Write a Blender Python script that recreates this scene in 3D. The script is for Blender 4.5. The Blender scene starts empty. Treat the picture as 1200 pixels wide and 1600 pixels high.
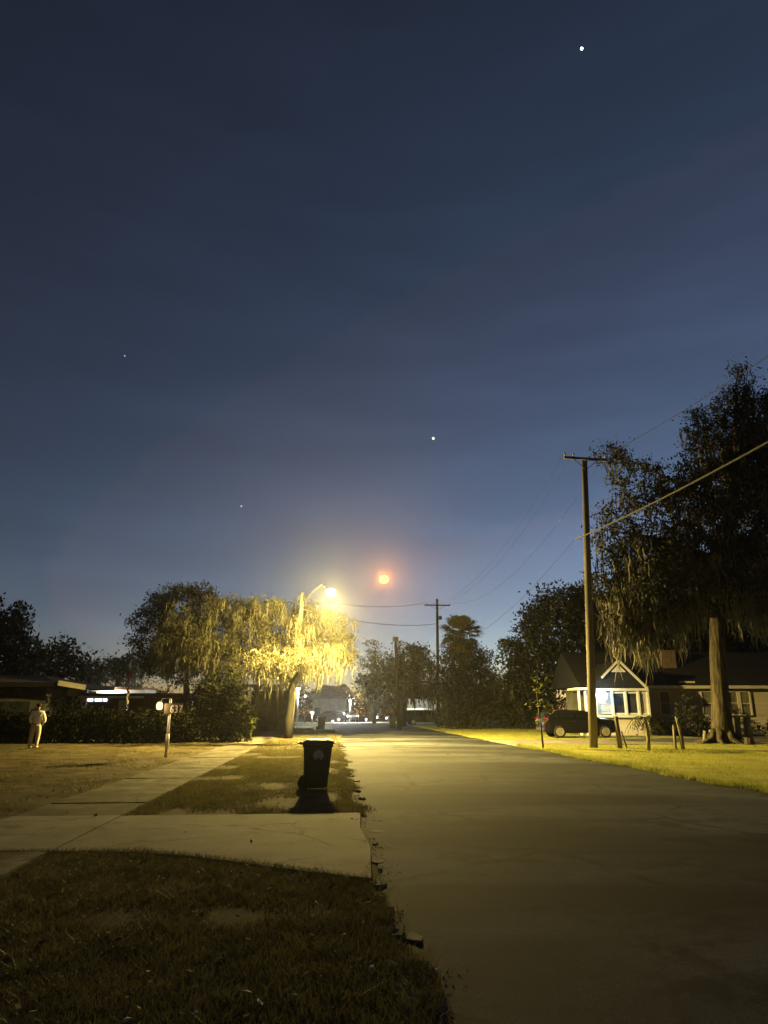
import bpy, math, random
import numpy as np
from mathutils import Vector, Matrix

R = math.radians
rng = np.random.default_rng(7)
random.seed(7)
C = bpy.context.scene.collection
sc = bpy.context.scene

# ------------------------------------------------------------------ camera, sky, exposure
PITCH, FPX, CAMZ = R(16.2), 1067.0, 1.6          # focal length in photograph pixels
cam = bpy.data.cameras.new('camera')
camo = bpy.data.objects.new('camera', cam)
C.objects.link(camo)
sc.camera = camo
cam.sensor_fit = 'VERTICAL'
cam.sensor_height = 36.0
cam.lens = 36.0 * FPX / 1600.0
cam.clip_end = 5000
camo.location = (0, 0, CAMZ)
camo.rotation_euler = (R(90) + PITCH, 0, 0)

world = bpy.data.worlds.new('World')
sc.world = world
world.use_nodes = True
wn = world.node_tree
sky = wn.nodes.new('ShaderNodeTexSky')
sky.sky_type = 'NISHITA'
sky.sun_disc = False
sky.sun_elevation = R(-4.7)                       # the sun is just down: dusk
sky.sun_rotation = R(38)
sky.ozone_density = 1.5
sky.air_density = 0.6
sky.dust_density = 0.0
wb = wn.nodes.new('ShaderNodeMix'); wb.data_type = 'RGBA'; wb.blend_type = 'MULTIPLY'; wb.inputs[0].default_value = 1.0
wb.inputs[7].default_value = (.96, 1.025, .88, 1)   # white balance of the whole sky
wtc = wn.nodes.new('ShaderNodeTexCoord'); wmp = wn.nodes.new('ShaderNodeMapping'); wmp.inputs['Scale'].default_value = (2.2, 2.2, 13.0)
wnz = wn.nodes.new('ShaderNodeTexNoise'); wnz.inputs['Scale'].default_value = 1.6; wnz.inputs['Detail'].default_value = 5
wrm = wn.nodes.new('ShaderNodeMapRange'); wrm.inputs[1].default_value = .42; wrm.inputs[2].default_value = .74; wrm.inputs[3].default_value = .97; wrm.inputs[4].default_value = 1.12
wst = wn.nodes.new('ShaderNodeMix'); wst.data_type = 'RGBA'; wst.blend_type = 'MULTIPLY'; wst.inputs[0].default_value = 1.0
wn.links.new(wtc.outputs['Generated'], wmp.inputs[0]); wn.links.new(wmp.outputs[0], wnz.inputs[0]); wn.links.new(wnz.outputs[0], wrm.inputs[0])
wn.links.new(sky.outputs[0], wst.inputs[6]); wn.links.new(wrm.outputs[0], wst.inputs[7]); wn.links.new(wst.outputs[2], wb.inputs[6])
wn.links.new(wb.outputs[2], wn.nodes['Background'].inputs[0])
wn.nodes['Background'].inputs[1].default_value = 0.15

sc.view_settings.view_transform = 'Standard'
sc.view_settings.look = 'None'
sc.view_settings.gamma = 1.0
sc.view_settings.use_curve_mapping = False
EXPO = 4.64
sc.view_settings.exposure = EXPO
LK = 2.0 ** -EXPO                                 # lamp powers below are given for exposure 0
sc.cycles.use_denoising = True
sc.cycles.max_bounces = 6
sc.cycles.diffuse_bounces = 2
sc.cycles.glossy_bounces = 2
sc.cycles.transmission_bounces = 3
sc.cycles.volume_bounces = 0
sc.cycles.transparent_max_bounces = 6
sc.cycles.sample_clamp_indirect = 4.0

# ------------------------------------------------------------------ helpers
TH = R(4.4)                                       # the street runs a little left of the view


def S(s, t, z=0.0):
    """street frame (s to the right, t along the street) to world"""
    return Vector((s * math.cos(TH) - t * math.sin(TH), s * math.sin(TH) + t * math.cos(TH), z))


def toS(p):
    return (p[0] * math.cos(TH) + p[1] * math.sin(TH), -p[0] * math.sin(TH) + p[1] * math.cos(TH))


def ray(x, y):
    u, v = (x - 600) / FPX, (800 - y) / FPX
    return Vector((u, math.cos(PITCH) - v * math.sin(PITCH), math.sin(PITCH) + v * math.cos(PITCH)))


def gp(x, y, z=0.0):
    """ground point seen at a photograph pixel"""
    d = ray(x, y)
    k = (z - CAMZ) / d.z
    return Vector((d.x * k, d.y * k, z))


def at(x, y, D):
    """point at ground distance D (world Y) seen at a photograph pixel"""
    d = ray(x, y)
    k = D / d.y
    return Vector((d.x * k, D, CAMZ + d.z * k))


def mpp(D, z=1.6):
    return (D * math.cos(PITCH) + (z - CAMZ) * math.sin(PITCH)) / FPX


def tag(o, label=None, cat=None, group=None, kind=None):
    if label: o['label'] = label
    if cat: o['category'] = cat
    if group: o['group'] = group
    if kind: o['kind'] = kind
    return o


def empty(name, loc=(0, 0, 0), rz=0.0, parent=None):
    o = bpy.data.objects.new(name, None)
    o.empty_display_size = 0.2
    C.objects.link(o)
    o.location = loc
    o.rotation_euler = (0, 0, rz)
    if parent: o.parent = parent
    return o


def np_mesh(name, V, n, mat, parent=None, loc=None, smooth=False):
    """V: flat array of vertices, every n of them one polygon"""
    V = np.asarray(V, dtype=np.float32).reshape(-1, 3)
    if loc is not None: V = V - np.asarray(loc, dtype=np.float32)
    me = bpy.data.meshes.new(name)
    nv = len(V); nf = nv // n
    me.vertices.add(nv); me.vertices.foreach_set('co', V.ravel())
    me.loops.add(nv); me.loops.foreach_set('vertex_index', np.arange(nv, dtype=np.int32))
    me.polygons.add(nf); me.polygons.foreach_set('loop_start', np.arange(0, nv, n, dtype=np.int32))
    me.update(calc_edges=True)
    me.materials.append(mat)
    o = bpy.data.objects.new(name, me)
    C.objects.link(o)
    if parent: o.parent = parent
    return o


class MB:
    """collects shapes for ONE mesh object"""
    def __init__(self):
        self.v = []; self.f = []; self.mi = []; self.cur = 0

    def add(self, vs, fs):
        b = len(self.v)
        self.v += [tuple(p) for p in vs]
        self.f += [tuple(b + i for i in q) for q in fs]
        self.mi += [self.cur] * len(fs)
        return self

    def box(self, c, s, rz=0.0, M=None, taper=1.0):
        x, y, z = s[0] / 2, s[1] / 2, s[2] / 2
        vs = [Vector((-x, -y, -z)), Vector((x, -y, -z)), Vector((x, y, -z)), Vector((-x, y, -z)),
              Vector((-x * taper, -y * taper, z)), Vector((x * taper, -y * taper, z)), Vector((x * taper, y * taper, z)), Vector((-x * taper, y * taper, z))]
        m = Matrix.Rotation(rz, 4, 'Z') if M is None else M
        vs = [m @ p + Vector(c) for p in vs]
        return self.add(vs, [(0, 3, 2, 1), (4, 5, 6, 7), (0, 1, 5, 4), (1, 2, 6, 5), (2, 3, 7, 6), (3, 0, 4, 7)])

    def bar(self, a, b, w, h):
        """rectangular bar from a to b"""
        a, b = Vector(a), Vector(b)
        d = b - a
        M = d.to_track_quat('X', 'Z').to_matrix().to_4x4()
        return self.box((a + b) / 2, (d.length, w, h), M=M)

    def tube(self, pts, radii, n=8, cap=True, wob=0.0):
        pts = [Vector(p) for p in pts]
        if not hasattr(radii, '__len__'): radii = [radii] * len(pts)
        vs = []; fs = []
        up = Vector((0.31, 0.95, 0.05))
        for i, p in enumerate(pts):
            d = (pts[min(i + 1, len(pts) - 1)] - pts[max(i - 1, 0)])
            if d.length < 1e-9: d = Vector((0, 0, 1))
            d.normalize()
            a = d.cross(up)
            if a.length < 1e-3: a = d.cross(Vector((1, 0, 0)))
            a.normalize(); b = d.cross(a)
            for k in range(n):
                an = 2 * math.pi * k / n
                r = radii[i] * (1 + wob * math.sin(k * 2.4 + i * 1.3) + wob * random.uniform(-.5, .5))
                vs.append(p + a * math.cos(an) * r + b * math.sin(an) * r)
        for i in range(len(pts) - 1):
            for k in range(n):
                k2 = (k + 1) % n
                fs.append((i * n + k, i * n + k2, (i + 1) * n + k2, (i + 1) * n + k))
        if cap:
            fs.append(tuple(range(n))[::-1]); fs.append(tuple((len(pts) - 1) * n + k for k in range(n)))
        return self.add(vs, fs)

    def lathe(self, prof, n=16, c=(0, 0, 0), axis='Z'):
        vs = []; fs = []
        c = Vector(c)
        for r, z in prof:
            for k in range(n):
                an = 2 * math.pi * k / n
                p = Vector((r * math.cos(an), r * math.sin(an), z))
                if axis == 'Y': p = Vector((p.x, p.z, p.y))
                if axis == 'X': p = Vector((p.z, p.x, p.y))
                vs.append(c + p)
        for i in range(len(prof) - 1):
            for k in range(n):
                k2 = (k + 1) % n
                fs.append((i * n + k, i * n + k2, (i + 1) * n + k2, (i + 1) * n + k))
        fs.append(tuple(range(n))[::-1]); fs.append(tuple((len(prof) - 1) * n + k for k in range(n)))
        return self.add(vs, fs)

    def loft(self, rings, cap=True):
        n = len(rings[0]); vs = [p for r in rings for p in r]; fs = []
        for i in range(len(rings) - 1):
            for k in range(n):
                k2 = (k + 1) % n
                fs.append((i * n + k, i * n + k2, (i + 1) * n + k2, (i + 1) * n + k))
        if cap:
            fs.append(tuple(range(n))[::-1]); fs.append(tuple((len(rings) - 1) * n + k for k in range(n)))
        return self.add(vs, fs)

    def poly_prism(self, pts, z0, z1):
        n = len(pts)
        vs = [(p[0], p[1], z0) for p in pts] + [(p[0], p[1], z1) for p in pts]
        fs = [tuple(range(n))[::-1], tuple(range(n, 2 * n))] + [(k, (k + 1) % n, n + (k + 1) % n, n + k) for k in range(n)]
        return self.add(vs, fs)

    def build(self, name, mats, parent=None, smooth=False, loc=None, bevel=0.0):
        me = bpy.data.meshes.new(name)
        v = self.v
        if loc is not None: v = [(p[0] - loc[0], p[1] - loc[1], p[2] - loc[2]) for p in v]
        me.from_pydata(v, [], self.f)
        if not isinstance(mats, (list, tuple)): mats = [mats]
        for m in mats: me.materials.append(m)
        if len(mats) > 1: me.polygons.foreach_set('material_index', self.mi)
        if smooth: me.polygons.foreach_set('use_smooth', [True] * len(me.polygons))
        me.update()
        o = bpy.data.objects.new(name, me)
        C.objects.link(o)
        if parent: o.parent = parent
        if bevel:
            b = o.modifiers.new('bevel', 'BEVEL'); b.width = bevel; b.segments = 2; b.limit_method = 'ANGLE'
        return o


# ------------------------------------------------------------------ materials
def mat(name, col, col2=None, rough=0.85, scale=3.0, detail=6.0, bump=0.0, bscale=None, spec=0.3, metal=0.0, lo=0.35, hi=0.65, stretch=(1, 1, 1)):
    m = bpy.data.materials.new(name); m.use_nodes = True
    nt = m.node_tree; N = nt.nodes; L = nt.links
    p = N['Principled BSDF']
    p.inputs['Roughness'].default_value = rough
    p.inputs['Specular IOR Level'].default_value = spec
    p.inputs['Metallic'].default_value = metal
    p.inputs['Base Color'].default_value = (*col, 1)
    tc = N.new('ShaderNodeTexCoord')
    mp = N.new('ShaderNodeMapping'); mp.inputs['Scale'].default_value = stretch
    L.new(tc.outputs['Object'], mp.inputs['Vector'])
    if col2 is not None:
        nz = N.new('ShaderNodeTexNoise'); nz.inputs['Scale'].default_value = scale; nz.inputs['Detail'].default_value = detail
        nz.inputs['Roughness'].default_value = 0.6
        L.new(mp.outputs[0], nz.inputs['Vector'])
        cr = N.new('ShaderNodeValToRGB')
        cr.color_ramp.elements[0].position = lo; cr.color_ramp.elements[0].color = (*col, 1)
        cr.color_ramp.elements[1].position = hi; cr.color_ramp.elements[1].color = (*col2, 1)
        L.new(nz.outputs[0], cr.inputs[0]); L.new(cr.outputs[0], p.inputs['Base Color'])
    if bump:
        nb = N.new('ShaderNodeTexNoise'); nb.inputs['Scale'].default_value = bscale or scale * 4; nb.inputs['Detail'].default_value = 8
        L.new(mp.outputs[0], nb.inputs['Vector'])
        bp = N.new('ShaderNodeBump'); bp.inputs['Strength'].default_value = 1.0; bp.inputs['Distance'].default_value = bump
        L.new(nb.outputs[0], bp.inputs['Height']); L.new(bp.outputs[0], p.inputs['Normal'])
    return m


def emat(name, col, strength):
    m = bpy.data.materials.new(name); m.use_nodes = True
    nt = m.node_tree; nt.nodes.clear()
    e = nt.nodes.new('ShaderNodeEmission'); e.inputs[0].default_value = (*col, 1); e.inputs[1].default_value = strength * LK
    o = nt.nodes.new('ShaderNodeOutputMaterial'); nt.links.new(e.outputs[0], o.inputs[0])
    return m


def leafmat(name, c1, c2, trans=0.25, scale=1.2, spec=.25):
    m = bpy.data.materials.new(name); m.use_nodes = True
    nt = m.node_tree; N = nt.nodes; L = nt.links
    p = N['Principled BSDF']; p.inputs['Roughness'].default_value = 0.6; p.inputs['Specular IOR Level'].default_value = spec
    tc = N.new('ShaderNodeTexCoord')
    nz = N.new('ShaderNodeTexNoise'); nz.inputs['Scale'].default_value = scale; nz.inputs['Detail'].default_value = 7; nz.inputs['Roughness'].default_value = 0.75
    L.new(tc.outputs['Object'], nz.inputs['Vector'])
    cr = N.new('ShaderNodeValToRGB')
    cr.color_ramp.elements[0].position = 0.32; cr.color_ramp.elements[0].color = (*c1, 1)
    cr.color_ramp.elements[1].position = 0.68; cr.color_ramp.elements[1].color = (*c2, 1)
    L.new(nz.outputs[0], cr.inputs[0]); L.new(cr.outputs[0], p.inputs['Base Color'])
    t = N.new('ShaderNodeBsdfTranslucent'); L.new(cr.outputs[0], t.inputs[0])
    mx = N.new('ShaderNodeMixShader'); mx.inputs[0].default_value = trans
    L.new(p.outputs[0], mx.inputs[1]); L.new(t.outputs[0], mx.inputs[2]); L.new(mx.outputs[0], N['Material Output'].inputs[0])
    return m


def worn(name, c_lo, c_hi, c_stain, big=.3, fine=55.0, crack=.0, crack_scale=.5, rough=.92, spec=.12, bump=.005, crack_col=(.012, .011, .01), stain_lo=.52, stain_hi=.66, spk=.35, shade_bands=False):
    """worn paving: broad tone changes, stains with ragged outlines, aggregate speckle, cracks and optional painted shadow bands"""
    m = bpy.data.materials.new(name); m.use_nodes = True
    nt = m.node_tree; N = nt.nodes; L = nt.links
    p = N['Principled BSDF']; p.inputs['Roughness'].default_value = rough; p.inputs['Specular IOR Level'].default_value = spec
    tc = N.new('ShaderNodeTexCoord')

    def noise(sc_, det=8, ro=.62):
        n = N.new('ShaderNodeTexNoise'); n.inputs['Scale'].default_value = sc_; n.inputs['Detail'].default_value = det; n.inputs['Roughness'].default_value = ro
        L.new(tc.outputs['Object'], n.inputs['Vector']); return n

    def ramp(src, a, b, ca, cb):
        c = N.new('ShaderNodeValToRGB'); e = c.color_ramp.elements
        e[0].position = a; e[0].color = (*ca, 1); e[1].position = b; e[1].color = (*cb, 1)
        L.new(src, c.inputs[0]); return c

    def mix(f, a, b, mode='MIX'):
        x = N.new('ShaderNodeMix'); x.data_type = 'RGBA'; x.blend_type = mode
        if isinstance(f, float): x.inputs[0].default_value = f
        else: L.new(f, x.inputs[0])
        for q, v in ((6, a), (7, b)):
            if isinstance(v, tuple): x.inputs[q].default_value = (*v, 1)
            else: L.new(v, x.inputs[q])
        return x.outputs[2]
    base = ramp(noise(big).outputs[0], .34, .66, c_lo, c_hi).outputs[0]
    st = ramp(noise(big * 3.1, 10, .7).outputs[0], stain_lo, stain_hi, (0, 0, 0), (1, 1, 1)).outputs[0]
    col = mix(st, base, c_stain)
    if shade_bands:  # broad soft shadows across the road, painted into its colour
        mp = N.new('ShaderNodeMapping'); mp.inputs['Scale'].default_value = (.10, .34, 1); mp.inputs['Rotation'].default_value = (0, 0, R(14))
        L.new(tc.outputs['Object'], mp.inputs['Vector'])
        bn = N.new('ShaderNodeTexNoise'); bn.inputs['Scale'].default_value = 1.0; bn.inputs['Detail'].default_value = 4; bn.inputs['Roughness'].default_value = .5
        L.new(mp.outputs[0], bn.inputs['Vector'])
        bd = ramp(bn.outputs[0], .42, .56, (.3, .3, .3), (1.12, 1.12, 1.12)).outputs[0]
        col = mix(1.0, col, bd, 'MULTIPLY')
    fn = noise(fine, 3, .7)
    sp = ramp(fn.outputs[0], .35, .7, (1 - spk, 1 - spk, 1 - spk), (1 + spk, 1 + spk, 1 + spk)).outputs[0]
    col = mix(1.0, col, sp, 'MULTIPLY')
    if crack:
        wv = noise(2.2, 6, .7)
        ad = N.new('ShaderNodeMixRGB'); ad.blend_type = 'ADD'; ad.inputs[0].default_value = .35
        L.new(tc.outputs['Object'], ad.inputs[1]); L.new(wv.outputs[1], ad.inputs[2])
        vo = N.new('ShaderNodeTexVoronoi'); vo.feature = 'DISTANCE_TO_EDGE'; vo.inputs['Scale'].default_value = crack_scale
        L.new(ad.outputs[0], vo.inputs['Vector'])
        ck = ramp(vo.outputs['Distance'], crack * .4, crack, (1, 1, 1), (0, 0, 0)).outputs[0]
        gate = ramp(noise(.5, 4).outputs[0], .45, .58, (0, 0, 0), (1, 1, 1)).outputs[0]
        col = mix(mix(1.0, ck, gate, 'MULTIPLY'), col, crack_col)
    L.new(col, p.inputs['Base Color'])
    bp = N.new('ShaderNodeBump'); bp.inputs['Strength'].default_value = 1.0; bp.inputs['Distance'].default_value = bump
    L.new(fn.outputs[0], bp.inputs['Height']); L.new(bp.outputs[0], p.inputs['Normal'])
    return m


MT = {}
MT['asphalt'] = worn('asphalt', (.030, .033, .039), (.070, .076, .087), (.016, .017, .019), big=.22, fine=70, crack=.022, crack_scale=.42, stain_lo=.53, stain_hi=.62, bump=.007, spk=.5, shade_bands=True)
MT['concrete'] = worn('concrete', (.13, .12, .10), (.235, .222, .19), (.085, .076, .058), big=.55, fine=45, crack=.012, crack_scale=.35, bump=.004, stain_lo=.54, stain_hi=.70, spk=.2, crack_col=(.03, .026, .018))
MT['concrete_dirty'] = worn('dirty_concrete', (.085, .076, .058), (.18, .165, .135), (.045, .038, .022), big=.4, fine=40, crack=.02, crack_scale=.6, bump=.006, stain_lo=.38, stain_hi=.56, spk=.3, crack_col=(.03, .026, .018))
MT['concrete_old'] = worn('old_concrete', (.07, .064, .05), (.15, .14, .115), (.035, .03, .02), big=3, fine=30, bump=.01)
MT['soil'] = mat('soil', (.026, .02, .01), (.10, .082, .045), rough=.97, scale=1.1, detail=12, bump=.006, bscale=30, spec=.05)
MT['lawn_soil'] = mat('lawn_soil', (.19, .185, .045), (.33, .31, .09), rough=.97, scale=.7, detail=10, bump=.006, bscale=30, spec=.05)
MT['ground'] = mat('ground_cover', (.03, .03, .014), (.075, .07, .03), rough=.95, scale=.15, detail=10, bump=.04, bscale=3)
MT['grass'] = leafmat('grass_blades', (.05, .05, .018), (.17, .15, .065), .4, 2.5)
MT['grass_green'] = leafmat('green_grass_blades', (.19, .21, .035), (.39, .40, .095), .4, .6)
MT['bark'] = mat('bark', (.026, .022, .016), (.10, .085, .063), rough=.97, scale=7, detail=10, bump=.07, bscale=9, stretch=(1, 1, .18), spec=.08)
MT['bark_dark'] = mat('dark_bark', (.04, .034, .026), (.10, .085, .065), rough=.95, scale=5, detail=8, bump=.03, bscale=8, stretch=(1, 1, .25))
MT['pole'] = mat('pole_wood', (.10, .09, .075), (.19, .17, .145), rough=.9, scale=4, detail=8, bump=.006, bscale=14, stretch=(1, 1, .08))
MT['pole_dark'] = mat('dark_pole_wood', (.006, .0055, .005), (.013, .012, .010), rough=.9, scale=4, detail=8, bump=.006, bscale=14, stretch=(1, 1, .08))
MT['leaf_oak'] = leafmat('oak_leaf', (.034, .035, .015), (.10, .094, .045), .3, 1.6)
MT['moss_lit'] = leafmat('curly_moss', (.055, .052, .037), (.155, .145, .10), .25, 2.0)
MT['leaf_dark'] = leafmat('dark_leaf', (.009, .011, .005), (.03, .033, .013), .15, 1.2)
MT['leaf_mid'] = leafmat('mid_leaf', (.022, .027, .011), (.07, .073, .03), .2, 1.2)
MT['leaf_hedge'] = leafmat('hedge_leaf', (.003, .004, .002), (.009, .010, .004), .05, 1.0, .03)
MT['leaf_lime'] = leafmat('lime_leaf', (.10, .13, .025), (.2, .22, .05), .3, 3)
MT['moss'] = leafmat('spanish_moss', (.07, .067, .052), (.16, .15, .115), .25, 2.0)
MT['palm'] = leafmat('palm_frond', (.04, .045, .018), (.11, .11, .04), .2, 2.0)
MT['palm_dry'] = leafmat('dry_palm_frond', (.10, .085, .045), (.2, .17, .10), .2, 2.0)
MT['plastic'] = mat('cart_plastic', (.012, .010, .009), (.022, .019, .017), rough=.42, scale=5, bump=.001, bscale=80, spec=.45)
MT['rubber'] = mat('rubber', (.012, .012, .012), rough=.8)
MT['white'] = mat('white_paint', (.66, .65, .6), (.76, .75, .7), rough=.55, scale=2)
MT['cream'] = mat('cream_paint', (.48, .45, .37), (.56, .53, .44), rough=.6, scale=2)
MT['emblem'] = mat('emblem_print', (.62, .6, .56), (.92, .9, .86), rough=.6, scale=26, detail=3)
MT['steel'] = mat('galvanised_steel', (.2, .2, .2), (.3, .3, .29), rough=.45, metal=.7, scale=6)
MT['dark_steel'] = mat('dark_steel', (.03, .03, .03), (.06, .06, .06), rough=.5, metal=.5, scale=6)
MT['wire'] = mat('cable_sheath', (.02, .02, .022), (.035, .035, .035), rough=.6, scale=20)
MT['cable'] = mat('grey_cable_sheath', (.07, .066, .06), (.11, .105, .095), rough=.7, scale=20)
MT['porcelain'] = mat('porcelain', (.2, .19, .18), (.3, .3, .29), rough=.3, scale=8)
MT['siding'] = mat('house_siding', (.42, .37, .31), (.52, .47, .4), rough=.8, scale=1.5, bump=.01, bscale=6, stretch=(.1, .1, 4))
MT['siding_pale'] = mat('pale_siding', (.28, .30, .31), (.36, .38, .39), rough=.75, scale=1.5, bump=.012, bscale=7, stretch=(.1, .1, 3))
MT['roof'] = mat('dark_shingle', (.006, .006, .006), (.014, .013, .012), rough=.9, scale=6, bump=.01, bscale=20)
MT['roof_brown'] = mat('brown_shingle', (.06, .05, .035), (.12, .10, .07), rough=.9, scale=4, bump=.01, bscale=20)
MT['brick'] = mat('chimney_brick', (.10, .07, .055), (.17, .12, .09), rough=.9, scale=6, bump=.01, bscale=20)
MT['stucco_dark'] = mat('grey_stucco', (.06, .06, .06), (.12, .12, .115), rough=.9, scale=2, bump=.01, bscale=30)
MT['glass'] = mat('window_glass', (.02, .022, .025), (.05, .05, .055), rough=.12, spec=.6, scale=1.5)
MT['curtain'] = mat('curtained_glass', (.10, .09, .075), (.2, .18, .15), rough=.4, spec=.5, scale=3, stretch=(3, 3, .4))
MT['car_paint'] = mat('black_car_paint', (.006, .006, .008), (.009, .009, .011), rough=.3, spec=.22, scale=2)
MT['car_glass'] = mat('car_glass', (.006, .007, .008), rough=.08, spec=.6)
MT['rim'] = mat('alloy_rim', (.45, .43, .38), (.55, .53, .48), rough=.35, metal=.6, scale=6)
MT['tail'] = emat('tail_reflection_glow', (1.0, .05, .08), .75)  # emission stands in for light thrown back by the red lenses and reflectors
MT['shirt'] = mat('white_shirt', (.7, .69, .63), (.8, .79, .73), rough=.9, scale=7, bump=.01, bscale=9)
MT['trousers'] = mat('beige_trousers', (.4, .37, .28), (.5, .46, .36), rough=.9, scale=7, bump=.01, bscale=9)
MT['skin'] = mat('skin', (.28, .17, .11), (.33, .2, .14), rough=.6, scale=5)
MT['hair'] = mat('dark_hair', (.010, .008, .006), (.02, .016, .012), rough=.7, scale=20)
MT['shoe'] = mat('pale_shoe', (.3, .29, .25), (.4, .38, .33), rough=.8, scale=8)
MT['wood'] = mat('weathered_wood', (.13, .115, .085), (.24, .21, .16), rough=.9, scale=4, bump=.006, bscale=14, stretch=(1, 1, .15))
MT['red_cloth'] = mat('red_cloth', (.12, .02, .02), (.2, .04, .035), rough=.9, scale=8)
MT['blue_cloth'] = mat('blue_cloth', (.05, .05, .22), (.12, .12, .4), rough=.9, scale=8)
MT['white_cloth'] = mat('white_cloth', (.55, .53, .48), (.66, .64, .58), rough=.9, scale=8)
MT['sign_board'] = mat('sign_board', (.045, .04, .03), (.08, .07, .05), rough=.8, scale=6)
MT['dry_leaf'] = mat('dry_leaf', (.45, .40, .30), (.62, .57, .46), rough=.8, scale=20)
MT['terracotta'] = mat('tile_roof', (.28, .13, .07), (.38, .19, .11), rough=.9, scale=4)


# ------------------------------------------------------------------ light helper (a lamp's own light)
def lamp_light(name, loc, col, power, radius=0.12, parent=None, spot=None):
    d = bpy.data.lights.new(name, 'POINT' if spot is None else 'SPOT')
    d.energy = power * LK
    d.color = col
    d.shadow_soft_size = radius
    if spot is not None:
        d.spot_size = R(spot); d.spot_blend = .4
    o = bpy.data.objects.new(name, d)
    C.objects.link(o)
    o.location = loc
    if parent: o.parent = parent
    return o


# ------------------------------------------------------------------ the setting: ground, road, walks
def nz2(x, y, seed=0, f=1.0):
    """cheap smooth noise, about -1..1"""
    r = np.random.default_rng(seed)
    out = 0
    for k in range(7):
        a = r.uniform(0, 6.28); w = f * r.uniform(.5, 2.2); ph = r.uniform(0, 6.28)
        out = out + np.sin((x * math.cos(a) + y * math.sin(a)) * w + ph)
    return out / 3.2


LEFT, RIGHT = 0.45, 8.75        # road edges in the street frame
T0, T1 = 8.85, 11.6             # near driveway along the street


def left_edge(t):
    return LEFT + .10 * math.sin(t * 1.7) + .07 * math.sin(t * 4.1 + 1) + .04 * math.sin(t * 9.3)


def right_edge(t):
    return RIGHT + .12 * math.sin(t * .9 + 2) + .07 * math.sin(t * 3.1) + .05 * math.sin(t * 7.7)


g = MB()
g.add([(-230, -45, -.03), (230, -45, -.03), (230, 395, -.03), (-230, 395, -.03)], [(0, 1, 2, 3)])
tag(g.build('ground', MT['ground']), 'dark grassy ground reaching to the far trees', kind='structure')

m = MB()
ts = np.concatenate([np.arange(-12, 40, .25), np.arange(40, 93.5, 1.0)])
vs = []; fs = []
for i, t in enumerate(ts):
    a, b = left_edge(t), right_edge(t)
    for k in range(9):
        s = a + (b - a) * k / 8
        vs.append(S(s, t, .002 + .05 * math.sin(math.pi * k / 8)))
for i in range(len(ts) - 1):
    for k in range(8):
        fs.append((i * 9 + k, i * 9 + k + 1, i * 9 + k + 10, i * 9 + k + 9))
m.add(vs, fs)
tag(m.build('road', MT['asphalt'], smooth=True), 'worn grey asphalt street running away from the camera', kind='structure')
# asphalt repairs with a shape of their own
MT['patch'] = mat('asphalt_repair', (.055, .052, .05), (.085, .08, .076), rough=.8, scale=2, detail=8, bump=.006, bscale=60)
cross = MB()
cross.add([S(-60, 93.0, .004), S(60, 93.0, .004), S(60, 103, .004), S(-60, 103, .004)], [(0, 1, 2, 3)])
MT['pale_road'] = mat('pale_concrete_road', (.26, .255, .235), (.36, .35, .33), rough=.8, scale=.6, bump=.004, bscale=40)
tag(cross.build('cross_street', MT['pale_road']), 'pale cross street at the far end of the road', kind='structure')


def lawn_sheet(name, s0, s1, t0, t1, ds, dt, h, mtl, seed, edge=None, side=0, label=''):
    ns = int((s1 - s0) / ds) + 1; nt_ = int((t1 - t0) / dt) + 1
    vs = []; fs = []
    for j in range(nt_ + 1):
        t = t0 + (t1 - t0) * j / nt_
        a, b = s0, s1
        if side < 0: b = edge(t) + .06
        if side > 0: a = edge(t) - .06
        for i in range(ns + 1):
            s = a + (b - a) * i / ns
            e = (b - s) if side < 0 else (s - a) if side > 0 else 9
            z = h * min(1, e / .5) + .008 * float(nz2(s, t, seed, 1.6)) + .005 * float(nz2(s, t, seed + 1, 6))
            vs.append(S(s, t, z if e > .03 else -.012))
    for j in range(nt_):
        for i in range(ns):
            q = j * (ns + 1) + i
            fs.append((q, q + 1, q + ns + 2, q + ns + 1))
    o = MB().add(vs, fs).build(name, mtl, smooth=True)
    return tag(o, label, kind='structure')


lawn_sheet('verge_ground', -26, LEFT, -6, 60, .45, .45, .03, MT['soil'], 3, left_edge, -1, 'bare sandy lawn ground left of the road')
lawn_sheet('lawn_ground', RIGHT, 34, 4, 33.4, .4, .4, .035, MT['lawn_soil'], 5, right_edge, 1, 'yellow green front lawn right of the road')
lawn_sheet('far_lawn_ground', RIGHT, 22, 39.5, 75, .5, .6, .05, MT['lawn_soil'], 8, right_edge, 1, 'yellowish verge beyond the side driveway')

# side driveway on the right, leading to the dark car
dr = empty('side_driveway'); tag(dr, 'pale concrete driveway leading to the dark car', kind='structure')
for k in range(7):
    s0 = 8.7 + k * 3.2; s1 = s0 + 3.18
    mm = MB()
    a0 = 33.5 if k else 32.9; a1 = 39.4 if k else 40.0
    mm.poly_prism([S(s0, a0), S(s1, 33.5), S(s1, 39.4), S(s0, a1)], -.02, .055 if k else .045)
    mm.build('slab', MT['concrete'], dr, bevel=.006)

# sidewalk slabs
SW0, SW1 = -4.75, -3.15
walk = empty('sidewalk'); tag(walk, 'pale concrete sidewalk left of the grass verge', kind='structure')
t = 3.0
k = 0
while t < 62:
    if not (T0 - .3 < t < T1 - .2):
        mm = MB(); ln = 1.5
        if t < T0 and t + ln > T0: ln = T0 - t - .02
        dz = .007 * math.sin(k * 2.3)
        mm.poly_prism([S(SW0, t), S(SW1, t), S(SW1, t + ln - .018), S(SW0, t + ln - .018)], -.02, .060 + dz)
        mm.build('slab', MT['concrete_dirty'], walk, bevel=.006)
        t += ln
    else:
        t = T1 + .02
    k += 1

# near driveway: apron flaring to the road, crossing slab, run up to the house
drv = empty('driveway'); tag(drv, 'pale concrete driveway apron crossing the verge', kind='structure')


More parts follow.
